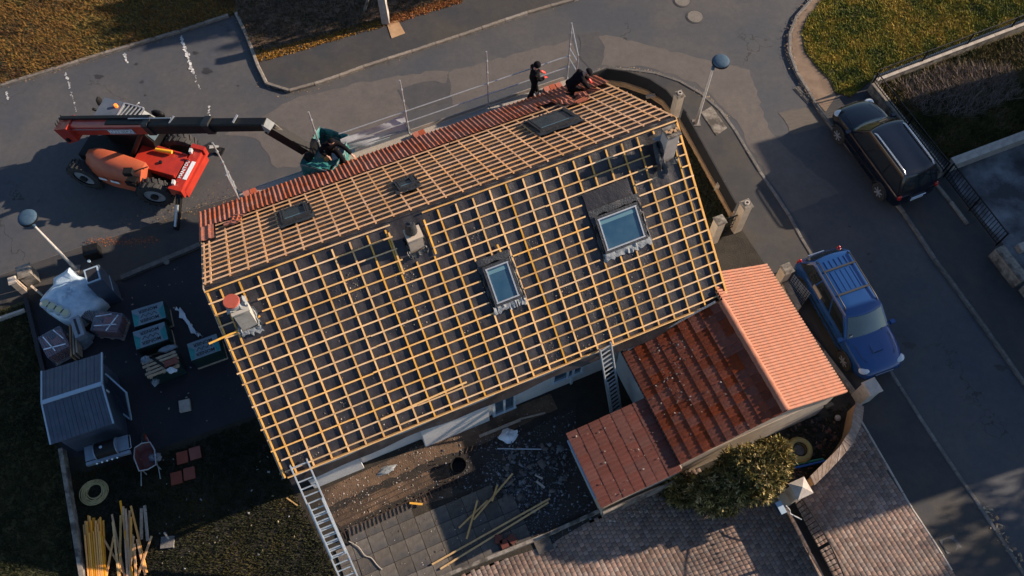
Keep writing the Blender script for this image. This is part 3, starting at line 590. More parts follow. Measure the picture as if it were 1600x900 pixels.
# rubble on the membrane
def roof_chips(M, n, areas, name):
    Q = []
    for (x, s, r, k) in areas:
        q = rng.normal(0, 1, (k, 2)) * [r, r * .9] + [x, s]; Q.append(q)
    Q.append(rng.uniform([.1, .2], [LEN - .1, SL - .1], (n, 2))); Q = np.concatenate(Q); Q = Q[(Q[:, 1] > .1) & (Q[:, 1] < SL - .06) & (Q[:, 0] > .05) & (Q[:, 0] < LEN - .05)]
    return chips(name, np.concatenate([Q, np.full((len(Q), 1), -.035)], 1), (.008, .034), [(.16, .14, .11), (.28, .23, .17), (.10, .10, .10), (.36, .31, .25), (.05, .05, .06), (.06, .06, .07)], parent=house, M=M, flat=.4, kind='stuff')
roof_chips(MN, 420, [(3.6, 1.3, .25, 170), (5.0, 1.7, .2, 110), (4.9, 2.6, .3, 60), (9.3, 3.6, .3, 140), (9.9, 4.2, .3, 120), (10.3, 4.8, .35, 110), (11.6, 3.5, .25, 100), (9.9, 1.9, .2, 60), (12.1, 1.2, .25, 50), (8.2, 5.2, .3, 110), (9.4, 5.3, .3, 80), (1.9, 4.6, .3, 100), (.8, 5.3, .2, 60), (6.1, 3.9, .3, 50), (3.3, 5.2, .3, 70), (8.7, 2.0, .2, 60), (7.3, 1.2, .15, 40), (11.0, 4.4, .4, 80)], 'roof_rubble')
roof_chips(MF, 160, [(3.3, 2.0, .2, 40), (9.5, 3.6, .2, 20)], 'roof_rubble')

# ---------------------------------------------------------------- annex and lean-to
annex = thing('annex', 'tiled annex with a bright salmon east slope and a weathered red west slope', 'outbuilding', (OX, OY, 0), HA)
AX0, AXR, AX1, AY0, AY1 = 10.42, 13.56, 15.95, -8.36, -4.62; ZW, ZRA, ZEE = 2.32, 3.30, 2.12
b = B().prism([(10.62, AY0 + .08), (15.7, AY0 + .08), (15.7, -3.9), (10.62, -4.25)], 0, 2.05)
b.add([(10.62, AY0 + .09, 2.03), (15.7, AY0 + .09, 2.03), (15.7, AY0 + .09, ZEE - .02), (AXR, AY0 + .09, ZRA - .1), (10.62, AY0 + .09, ZW - .02)], [(0, 1, 2, 3, 4)])
b.box((10.62, -6.3, 2.13), (.1, 3.9, .24)); b.build('wall', M_rendc, annex)
B().box((10.56, -6.3, 1.05), (.06, 3.95, 2.05)).build('side_render', mat('blue_white_render', (.40, .44, .48), (.50, .52, .54), 2, .85, .3, 50), annex)
def slope_m(xa, za, xb, zb, y0):
    "matrix: local X along the ridge (towards +y), local Y down the slope from a to b, Z outward"
    d = Vector((xb - xa, 0, zb - za)).normalized(); Y = d; X = Vector((0, 1, 0)); Z = X.cross(Y)
    if Z.z < 0: Z = -Z
    return frame(X, Y, Z, (xa, y0, za))
ME = slope_m(AXR, ZRA, AX1, ZEE, AY0); MW = slope_m(AXR, ZRA, AX0, ZW, AY0)
le = math.hypot(AX1 - AXR, ZRA - ZEE); lw = math.hypot(AXR - AX0, ZRA - ZW)
B(ME).box((2.36, le / 2, -.05), (4.7, le - .04, .04)).build('roof_boarding', M_woodd, annex); B(MW).box((1.86, lw / 2, -.05), (3.7, lw - .04, .04)).build('roof_boarding', M_woodd, annex)
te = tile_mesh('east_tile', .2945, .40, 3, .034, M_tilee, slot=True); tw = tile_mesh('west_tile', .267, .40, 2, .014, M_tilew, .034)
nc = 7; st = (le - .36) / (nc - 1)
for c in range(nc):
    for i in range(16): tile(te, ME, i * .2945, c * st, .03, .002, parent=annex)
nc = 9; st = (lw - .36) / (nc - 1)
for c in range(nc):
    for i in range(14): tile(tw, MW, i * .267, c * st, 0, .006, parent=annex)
rc = B(); m_ = 10
rr = [[(AXR + .13 * math.cos(math.pi * k / 8), 0, .115 * math.sin(math.pi * k / 8)) for k in range(9)], [(AXR + .115 * math.cos(math.pi * k / 8), .42, .10 * math.sin(math.pi * k / 8)) for k in range(9)]]
cap = B().loft(rr, caps=False, closed=False).mesh('ridge_tile', M_tilee, 40)
for i in range(9): inst('ridge_tile', cap, annex, Matrix.Translation((0, AY0 + .02 + i * .41, ZRA - .02 + random.uniform(-.004, .004))))
B().bar((AX0 + .1, -4.66, ZW + .14), (AXR - .2, -4.60, ZRA + .05), .05, .06).build('lead_flashing', M_lead, annex)
B().bar((AX0 - .03, AY0, ZW - .02), (AX0 - .03, AY1 + .1, ZW - .02), .09, .05).build('gutter', M_blk, annex)
B().bar((15.72, AY0 + .0, 1.2), (15.72, AY0 + .02, 1.25), .3, .12).build('vent', M_blk, annex)
def slope_chips(M, par, n, cl, L1, L2, sz=(.015, .05)):
    Q = [rng.uniform([.1, .1], [L1, L2], (n, 2))] + [rng.normal(0, r, (k, 2)) + [x, s] for x, s, r, k in cl]; Q = np.concatenate(Q); Q = Q[(Q[:, 0] > .05) & (Q[:, 0] < L1) & (Q[:, 1] > .05) & (Q[:, 1] < L2)]
    chips('roof_rubble', np.concatenate([Q, np.full((len(Q), 1), .035)], 1), sz, [(.40, .36, .30), (.22, .17, .15), (.12, .1, .1), (.09, .06, .05)], parent=par, M=M, kind='stuff')
slope_chips(MW, annex, 40, [(3.3, 2.4, .10, 12), (3.2, 1.7, .10, 12), (2.7, 2.1, .3, 30), (1.6, 2.4, .35, 24), (2.2, 2.4, .3, 20)], 3.65, 3.2, (.012, .055))
shed = thing('lean_to', 'low dark red tiled lean-to against the west side of the annex', 'lean-to', (OX, OY, 0), HA)
SX0, SX1, SY0, SY1 = 7.86, 10.36, -8.52, -6.15
MS = slope_m(SX1, 2.22, SX0, 1.95, SY0); ls = math.hypot(SX1 - SX0, .27)
B().prism([(8.05, SY0 + .12), (10.5, SY0 + .12), (10.5, SY1 - .1), (8.05, SY1 - .1)], 0, 1.86).build('wall', M_rendc, shed)
B(MS).box((1.18, ls / 2, -.045), (2.34, ls - .04, .04)).build('roof_boarding', M_woodd, shed)
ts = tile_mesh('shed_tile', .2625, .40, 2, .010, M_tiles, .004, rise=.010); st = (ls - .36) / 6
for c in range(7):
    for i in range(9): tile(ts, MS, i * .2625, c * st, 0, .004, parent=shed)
B().bar((SX0 - .04, SY0 + .3, 1.88), (SX0 - .04, SY1 - .2, 1.88), .10, .07).build('gutter', M_trim, shed)
B().bar((SX0 + .1, SY0 - .02, .9), (10.3, SY0 - .02, .9), .06, .5).build('base_course', M_conc, shed)
slope_chips(MS, shed, 45, [(1.2, 1.2, .5, 12)], 2.3, 2.5, (.010, .05))
# ---------------------------------------------------------------- scaffold along the far eave
sc = thing('scaffold', 'galvanised scaffold platform with guard rails along the tiled eave', 'scaffold', (OX, OY, 0), HA)
SXs = [1.28, 4.26, 7.23, 10.14, 13.12]; DZ = 2.6
M_deckb = mat('bluish_deck', (.32, .37, .40), (.42, .46, .48), 20, .6, .5, 60, metal=.3)
for i in range(4):
    for k, y in enumerate((4.80, 5.11)):
        m = M_deck if i < 2 or k else M_deckb
        d_ = B().box(((SXs[i] + SXs[i + 1]) / 2, y, DZ), (SXs[i + 1] - SXs[i] - .03, .295, .05)).build('deck_board', m, sc)
        e_ = B()
        for s in (-1, 1): e_.box(((SXs[i] + SXs[i + 1]) / 2, y + s * .14, DZ + .03), (SXs[i + 1] - SXs[i] - .03, .012, .02))
        e_.build('edge_lip', M_galv, d_)
for i, x in enumerate(SXs):
    top = DZ + (2.75 if i != 1 else 2.7)
    p = B().cyl((x, 5.29, .1), (x, 5.29, top), .026, n=8).build('standard', M_galv, sc)
    rb = B().cyl((0, 0, -.03), (0, 0, .03), .045, n=8).mesh('coupler', M_galv) if i == 0 else rb
    for z in (DZ + .05, DZ + .63, DZ + 1.2, DZ + 1.75, DZ + 2.3): inst('coupler', rb, p, Matrix.Translation((x, 5.29, z)))
    p = B().cyl((x, 4.66, .1), (x, 4.66, DZ + (1.9 if i in (0, 4) else -.02)), .026, n=8).build('standard', M_galv, sc)
    B().bar((x, 4.62, DZ - .06), (x, 5.32, DZ - .06), .05).build('transom', M_galv, sc)
    B().cyl((x, 5.29, DZ - .1), (x, 4.62, DZ - .9), .02, n=6).build('brace', M_galv, sc)
for z in (2.72, 1.57, 1.1): B().cyl((13.12, 5.29, DZ + z), (13.12, 4.66, DZ + min(z, 1.88)), .02, n=6).build('end_rail', M_galv, sc)
for z in (1.57, 1.1, .63): B().cyl((1.28, 5.29, DZ + z), (1.28, 4.66, DZ + z), .02, n=6).build('end_rail', M_galv, sc)
for z in (.63, 1.2):
    for i in range(1, 4):
        B().cyl((SXs[i] if i > 1 else 4.95, 5.29, DZ + z), (SXs[i + 1], 5.29, DZ + z), .021, n=6).build('guard_rail', M_galv, sc)
B().cyl((4.95, 5.33, DZ + .22), (7.3, 5.33, DZ + .22), .018, n=6).build('guard_rail', M_galv, sc)
B().box((7.23, 5.31, DZ + .1), (.09, .05, .5)).build('toe_clip', M_galv, sc); B().box((6.2, 5.33, DZ + .06), (.7, .03, .14)).build('toe_board', M_deckb, sc)
B().box((11.6, 5.285, DZ + .11), (2.9, .02, .15)).build('toe_board', M_deck, sc); B().box((8.7, 5.285, DZ + .11), (2.8, .02, .15)).build('toe_board', M_deck, sc)
M_film = mat('silver_plastic_sheet', (.44, .48, .54), (.56, .60, .66), 2, .45, .5, 3, spec=.5)
P = [[(x, 5.34 + .03 * math.sin(x * 4 + j), DZ + .08 + j * .17 + .04 * math.sin(x * 2.1) * (j / 5) - .03 * (j == 5)) for j in range(6)] for x in np.linspace(4.95, 7.2, 34)]
sh = B().grid(P).build('plastic_sheet', M_film, None, 60); sh.matrix_world = HM; tag(sh, 'silver plastic sheet tied to the guard rail behind the green basket', 'plastic sheet')
def tile_stack(x, y, z, n, label, rz=0, nx=2):
    t = thing('tile_stack', label, 'tile stack', hl(x, y, z), HA + rz, 'stacks of tiles on the scaffold')
    tb = bpy.data.meshes.get('stack_tile') or B().box((0, 0, 0), (.20, .36, .028)).mesh('stack_tile', M_trub)
    for k in range(n):
        for i in range(nx): inst('stack_tile', tb, t, Matrix.Translation(((i - (nx - 1) / 2) * .22 + random.uniform(-.01, .01), random.uniform(-.01, .01), .02 + k * .034)) @ Matrix.Rotation(random.uniform(-.04, .04), 4, 'Z'))
tile_stack(1.65, 4.92, DZ + .03, 6, 'small tile stack on the leftmost end of the scaffold deck', nx=2)
tile_stack(7.52, 4.95, DZ + .03, 5, 'tile stack on the deck at the middle scaffold post', .1); tile_stack(12.45, 4.96, DZ + .03, 5, 'tile stack on the deck between the two dark workers', 0, 3)
for i, (x, z) in enumerate([(11.72, .55), (11.92, .5), (12.2, .45)]):
    tag(B().bar(hl(x, 4.75, DZ + .03), hl(x - .12, 4.72, DZ + .03 + z), .035).build('offcut', M_rend), ['pale offcut leaning nearest the standing worker', 'pale offcut second from the standing worker', 'pale offcut nearest the tile stack by the crouching worker'][i], 'offcut', 'pale offcuts on the scaffold deck')

# ---------------------------------------------------------------- street lamps and pole
M_lamp = mat('blue_grey_lamp', (.030, .065, .11), (.045, .085, .13), 8, .75, .2, 40, spec=.25)
M_lpole = mat('lamp_pole_paint', (.42, .40, .38), (.50, .48, .45), 8, .5, .2, 40)
def street_lamp(base, z0, top, head, label):
    a = at(*base, z0); g = min([.05 * i for i in range(30, 120)], key=lambda h: (at(*top, h).xy - a.xy).length)
    t = thing('street_lamp', label, 'street lamp', a); B().cyl((0, 0, 0), (0, 0, .5), .07, .06, 12).cyl((0, 0, .5), (0, 0, g), .055, .04, 12).build('pole', M_lpole, t, 30)
    B().box((.0, 0, .0), (.3, .3, .03)).build('base_plate', M_kerbd, t)
    h = at(*head, g + .1) - a; d = Vector((h.x, h.y, 0)).normalized(); B().cyl((0, 0, g - .12), (0, 0, g + .03), .06, n=10).bar((0, 0, g), d * .2 + Vector((0, 0, g + .03)), .07).build('bracket', M_lamp, t)
    r = .30; c = d * max(.18, h.xy.length)
    hd = B().ball((c.x, c.y, g + .08), r, 20, 10, (1, 1, .30)).build('lamp_head', M_lamp, t, 60); B().cyl((c.x, c.y, g + .0), (c.x, c.y, g + .06), r * 1.03, r * 1.03, 20).build('rim', M_blk, hd)
street_lamp((1088, 192), .08, (1113, 106), (1126, 97), 'street lamp with blue dome on the corner pavement right of the house')
street_lamp((118, 420), .08, (50, 353), (44, 341), 'street lamp with blue dome above the white wrapped bundle on the left')
a = at(603, 33, .1); t = thing('utility_pole', 'concrete utility pole at the top edge rising from a leafy base', 'utility pole', a)
B().loft([[(-s, -s * 1.2, z), (s, -s * 1.2, z), (s, s * 1.2, z), (-s, s * 1.2, z)] for s, z in ((.15, 0), (.13, 2.7))]).build('post', M_concl, t)
B().bar((-.9, .55, .0), (-.05, .0, 2.5), .09).build('strut', M_conc, t); B().tube([(.02, -.16, 0), (.02, -.14, 2.6)], .02).build('cable_duct', M_blk, t)
tag(B().prism(pts('604,36 622,32 633,52 612,60', .1), .09, .112).build('ground_patch', M_renda), 'brown square patch of earth at the foot of the utility pole', 'patch')

# ---------------------------------------------------------------- pillars, walls and fences
def zfit(base, z0, top):
    a = at(*base, z0); return min([.02 * i for i in range(10, 150)], key=lambda h: (at(*top, h).xy - a.xy).length)
def pillar(base, z, label, wd=.30, rz=HA, m=M_rendc, capm=M_conc, pipe=False, pyr=False):
    a = at(*base, .1); t = thing('gate_pillar', label, 'pillar', a, rz); h = z - .1
    B().box((0, 0, h / 2), (wd, wd, h)).build('shaft', m, t)
    cp = B()
    if pyr: cp.box((0, 0, h + .02), (wd + .12, wd + .12, .05)).add([(-wd / 2 - .06, -wd / 2 - .06, h + .045), (wd / 2 + .06, -wd / 2 - .06, h + .045), (wd / 2 + .06, wd / 2 + .06, h + .045), (-wd / 2 - .06, wd / 2 + .06, h + .045), (0, 0, h + .20)], [(0, 1, 4), (1, 2, 4), (2, 3, 4), (3, 0, 4)])
    else: cp.box((0, 0, h + .035), (wd + .08, wd + .08, .07), tap=.8)
    c = cp.build('cap', capm, t)
    if pipe: B().cyl((0, 0, h + .05), (0, 0, h + .13), .085, n=14, caps=True).build('pipe_end', M_concl, c); B().cyl((0, 0, h + .1), (0, 0, h + .134), .045, n=12).build('pipe_hole', M_blk, c)
    return t
pillar((1053, 181), 1.35, 'pillar with a pipe on its top at the upper right corner of the roof', .27, pipe=True)
pillar((1149, 358), 1.75, 'tall gate pillar with a round pipe top beside the dark screen', .30, pipe=True)
pillar((1112, 376), 1.5, 'gate pillar close to the right gable with a slot in its side', .30)
pillar((1214, 446), 1.35, 'gate pillar beside the blue car rear bumper', .30)
pillar((1228, 782), 1.62, 'pillar with a white pyramid cap at the brick driveway gate', .40, m=M_rendc, capm=M_concl, pyr=True)
pillar((1344, 622), 1.15, 'stout stone pillar at the top of the curved wall', .42, m=M_concl, capm=M_concl)
pillar((52, 437), .75, 'mossy broken pillar left of the left street lamp', .42, capm=M_conc, m=M_conc); pillar((38, 455), .9, 'pale topped post at the left yard corner', .2, m=M_woodd, capm=M_concl)
def wall(name, a, b, z, th, m, label, cop=None, cat='wall', z0=.05):
    a = Vector((a.x, a.y, 0)); b = Vector((b.x, b.y, 0)); d = b - a; L = d.length; t = thing(name, label, cat, a, math.atan2(d.y, d.x))
    B().box((L / 2, 0, (z + z0) / 2), (L, th, z - z0)).build('wall_body', m, t)
    if cop:
        n = max(1, round(L / .5)); me = B().box((0, 0, .02), (L / n - .008, th + .05, .05)).mesh('coping_stone', cop)
        for i in range(n): inst('coping_stone', me, t, Matrix.Translation(((i + .5) * L / n, 0, z + random.uniform(-.003, .003))))
    return t, L
def railing(t, L, z0, z1, sp=.12, off=0, post=1.8, m=M_blk, th=.014, x0=0):
    B().bar((x0, off, z1), (L, off, z1), .035, .03).build('top_rail', m, t); B().bar((x0, off, z0 + .06), (L, off, z0 + .06), .03, .03).build('bottom_rail', m, t)
    me = B().box((0, 0, (z0 + z1) / 2 + .03), (th, th, z1 - z0 - .09)).mesh('bar', m); n = int((L - x0) / sp)
    for i in range(1, n): inst('bar', me, t, Matrix.Translation((x0 + i * (L - x0) / n, off, 0)))
    k = max(1, round((L - x0) / post)); pm_ = B().box((0, 0, (z0 + z1) / 2), (.05, .05, z1 - z0 + .06)).mesh('post', m)
    for i in range(k + 1): inst('post', pm_, t, Matrix.Translation((x0 + i * (L - x0) / k, off, 0)))
a, b_ = at(1362, 134, .1), at(1640, 28, .1)
t, L = wall('railing_wall', a, b_, .48, .2, M_conc, 'low wall with black railing between the green lawn and the weedy plot', M_concl); railing(t, L, .52, 1.05, .11, post=2.3)
a, b_ = at(1358, 140, .1), at(1466, 278, .1)
t, L = wall('railing_wall', a, b_, .48, .2, M_conc, 'low wall with black railing behind the parked black car', M_conc); railing(t, L, .52, 1.05, .11, post=2.3)
wall('plot_wall', at(1480, 264, .1), at(1640, 204, .1), .55, .26, M_concl, 'thick pale wall north of the stained concrete yard', M_concl)
t = thing('railing_gate', 'black double leaf railing gate in front of the stained concrete yard', 'gate', at(1474, 277, .08), 0); a = at(1474, 277, .08); b_ = at(1556, 384, .08); t.rotation_euler.z = math.atan2(b_.y - a.y, b_.x - a.x); L = (b_ - a).length
railing(t, L, .05, .85, .125, post=L / 2, th=.018); B().bar((L / 2 - .05, .02, .5), (L / 2 + .05, .02, .5), .08, .12).build('lock_box', M_blk, t)
wall('pier_wall', at(1549, 398, .08), at(1588, 448, .08), .62, .30, M_conc, 'short thick wall block at the lower end of the railing gate', M_conc)
wall('boundary_wall', at(1594, 452, .08), at(1660, 540, .08), .45, .16, M_conc, 'low wall cut off by the right edge below the wall block', M_conc)
wall('yard_block', at(1588, 392, .1), at(1640, 372, .1), .35, .28, M_concl, 'pale concrete block at the right edge beside the stained yard')
# dark privacy screen on an ochre wall
def screen_wall(P, zi, zo, label, sc_label):
    t = thing('garden_wall', label, 'wall', (0, 0, 0)); q = B(); s = B()
    for i in range(len(P) - 1):
        a, b_ = Vector((P[i].x, P[i].y, 0)), Vector((P[i + 1].x, P[i + 1].y, 0)); q.bar(a + Vector((0, 0, zi / 2)), b_ + Vector((0, 0, zi / 2)), .16, zi); s.bar(a + Vector((0, 0, (zi + zo) / 2 + .01)), b_ + Vector((0, 0, (zi + zo) / 2 + .01)), .05, zo - zi)
    q.build('wall_body', M_renda, t); s.build('privacy_screen', mat('black_screen', (.006, .006, .008), (.012, .012, .014), 6, .8, .4, 60), t)
P = pts('1062,192 1142,338', .1)
screen_wall(P, .34, .95, 'straight ochre garden wall topped with a black screen east of the roof', ''); 
P = pts('918,140 945,130 975,134 1010,146 1036,163 1050,180', .1); screen_wall(P, .34, .95, 'curved garden wall with black screen at the upper right of the roof', '')
tag(B().box(at(1122, 296, .1) + Vector((0, 0, .22)), (.28, .22, .45), rz=HA + .6).build('wall_pier', M_rendc), 'small ochre pier halfway along the black screened wall', 'pier')
tag(B().box(at(1015, 158, .1) + Vector((0, 0, .3)), (.35, .12, .1), rz=.2).build('garden_offcut', M_woodd), 'pale offcut on the dark ground inside the curved screen', 'offcut')
# small wrought gate between the two pillars
a, b_ = at(1115, 372, .1), at(1148, 356, .1); t = thing('garden_gate', 'small wrought iron gate between the two pillars east of the gable', 'gate', a, math.atan2(b_.y - a.y, b_.x - a.x)); railing(t, (b_ - a).length - .1, .15, 1.0, .09, post=1, x0=.15)
for z in (.4, .7): B().bar((.15, 0, z), ((b_ - a).length - .1, 0, z), .02).build('cross_rail', M_blk, t)
wall('boundary_wall', at(1220, 452, .1), at(1240, 492, .1), .62, .18, M_rendc, 'short cream wall running down from the pillar beside the blue car', M_conc)
wall('boundary_wall', at(1243, 497, .1), at(1338, 622, .1), .25, .14, M_conc, 'low dark wall on the pavement side of the salmon roof')
t = thing('wire_fence', 'wire mesh fence panel next to the blue car rear door', 'fence', at(1228, 450, .1), at(1228, 450).angle(Vector((1, 0, 0))) if False else -1.0)
for i in range(9): B().bar((i * .1, 0, .1), (i * .1, 0, 1.0), .012).build('wire', M_galv, t)
for i in range(8): B().bar((0, 0, .12 + i * .12), (.8, 0, .12 + i * .12), .012).build('wire', M_galv, t)
# walls of the left side
t, L = wall('boundary_wall', at(101, 705, .1), at(139, 930, .1), .42, .13, M_conc, 'long grey boundary wall beside the bundle of orange battens')
wall('boundary_wall', at(44, 470, .1), at(98, 690, .1), .30, .13, M_yard, 'dark boundary wall between the neighbour grass and the small shed')
wall('boundary_wall', at(190, 436, .1), at(313, 384, .1), .22, .17, M_kerbd, 'low dark wall between the pavement and the yard by the left gable')
wall('boundary_wall', at(-30, 512, .1), at(42, 487, .1), .30, .08, M_concl, 'thin pale wall at the left edge reaching the yard corner')
tag(B().bar(at(48, 446, .7), at(74, 468, .2), .07).build('leaning_post', M_woodd), 'leaning pale post below the mossy pillar at the left', 'post')
# curved wall with brick coping
OUT = pts('1350,635 1347,660 1338,682 1329,698 1301,730 1273,758', 1.0); INN = pts('1338,628 1333,650 1329,670 1318,688 1308,702 1266,744', 1.0)
O_, I_ = smooth(OUT, 32), smooth(INN, 32)
t = thing('curved_wall', 'curved ochre wall with brick coping sweeping up to the stone pillar', 'wall', (0, 0, 0))
b = B(); n = 33
for i in range(32):
    q = [O_[i].lerp(I_[i], .12), O_[i + 1].lerp(I_[i + 1], .12), I_[i + 1].lerp(O_[i + 1], .12), I_[i].lerp(O_[i], .12)]; b.prism([(v.x, v.y) for v in q], .05, .93)
b.build('wall_body', M_renda, t)
for i in range(32):
    g_ = .04; q = [O_[i].lerp(O_[i + 1], g_), O_[i + 1].lerp(O_[i], g_), I_[i + 1].lerp(I_[i], g_), I_[i].lerp(I_[i + 1], g_)]; B().prism([(v.x, v.y) for v in q], .932, 1.0 + random.uniform(-.006, .006)).build('coping_brick', mat('coping_brick', (.24, .17, .13), (.34, .26, .20), 6, .9, .5, 50, orand=.2), t)
# low wall between patio and brick drive
Pw = pts('600,950 690,903 860,834 945,795 1008,765', .12)
for i in range(4): wall('terrace_wall', Pw[i], Pw[i + 1], .27, .10, M_conc, ['terrace edge wall at the bottom edge of the photo', 'terrace edge wall beside the two long battens', 'terrace edge wall just below the gravel yard', 'terrace edge wall below the red lean-to'][i])
# driveway gate
a, m__, e = at(1230, 790, .1), at(1268, 864, .1), at(1305, 936, .1)
def leaf(p, q, h0, h1, label, flip):
    d = q - p; L = d.length; t = thing('driveway_gate', label, 'gate', p, math.atan2(d.y, d.x), 'leaves of the driveway gate')
    B().box((L / 2, 0, .42), (L - .04, .03, .64)).build('solid_panel', M_blk, t); B().bar((0, 0, .08), (L, 0, .08), .05, .04).build('bottom_rail', mat('gate_rail', (.2, .24, .28), rough=.4, metal=.5), t)
    f_ = lambda x: h0 + (h1 - h0) * math.sin((x / L if flip else 1 - x / L) * math.pi / 2 + 0)
    B().tube([(x, 0, f_(x)) for x in np.linspace(0, L, 14)], .022, 6).build('top_rail', M_blk, t); n = int(L / .13)
    for i in range(n + 1):
        x = L * i / n; o = B().bar((x, 0, .72), (x, 0, f_(x)), .02).build('bar', M_blk, t)
        if i % 2: B().ball((x, 0, 1.1), .035, 6, 5).build('scroll', M_blk, o)
    B().bar((0.02, 0, .05), (0.02, 0, f_(0)), .05).build('stile', M_blk, t); B().bar((L - .02, 0, .05), (L - .02, 0, f_(L)), .05).build('stile', M_blk, t)
leaf(a, m__, 1.30, 1.62, 'upper leaf of the black driveway gate next to the pyramid capped pillar', True); leaf(m__, e, 1.30, 1.62, 'lower leaf of the black driveway gate at the bottom edge', False)
tag(B().tube([at(1228, 790, .9), at(1234, 797, .9), at(1235, 803, .85), at(1253, 812, .8)], .02, 6).build('gate_arm', M_rend), 'bent white gate opener arm below the pyramid capped pillar', 'gate arm')
t = thing('letter_box', 'blue letter box on the side of the pyramid capped pillar', 'letter box', at(1226, 788, 1.15), HA)
B().box((-.2, -.05, 0), (.16, .34, .30)).build('box', mat('dark_blue_box', (.03, .05, .09), rough=.4), t); B().box((-.2, -.05, .155), (.18, .37, .02)).build('lid', M_trim, t); B().box((-.285, -.05, .05), (.012, .24, .04)).build('slot', M_blk, t)
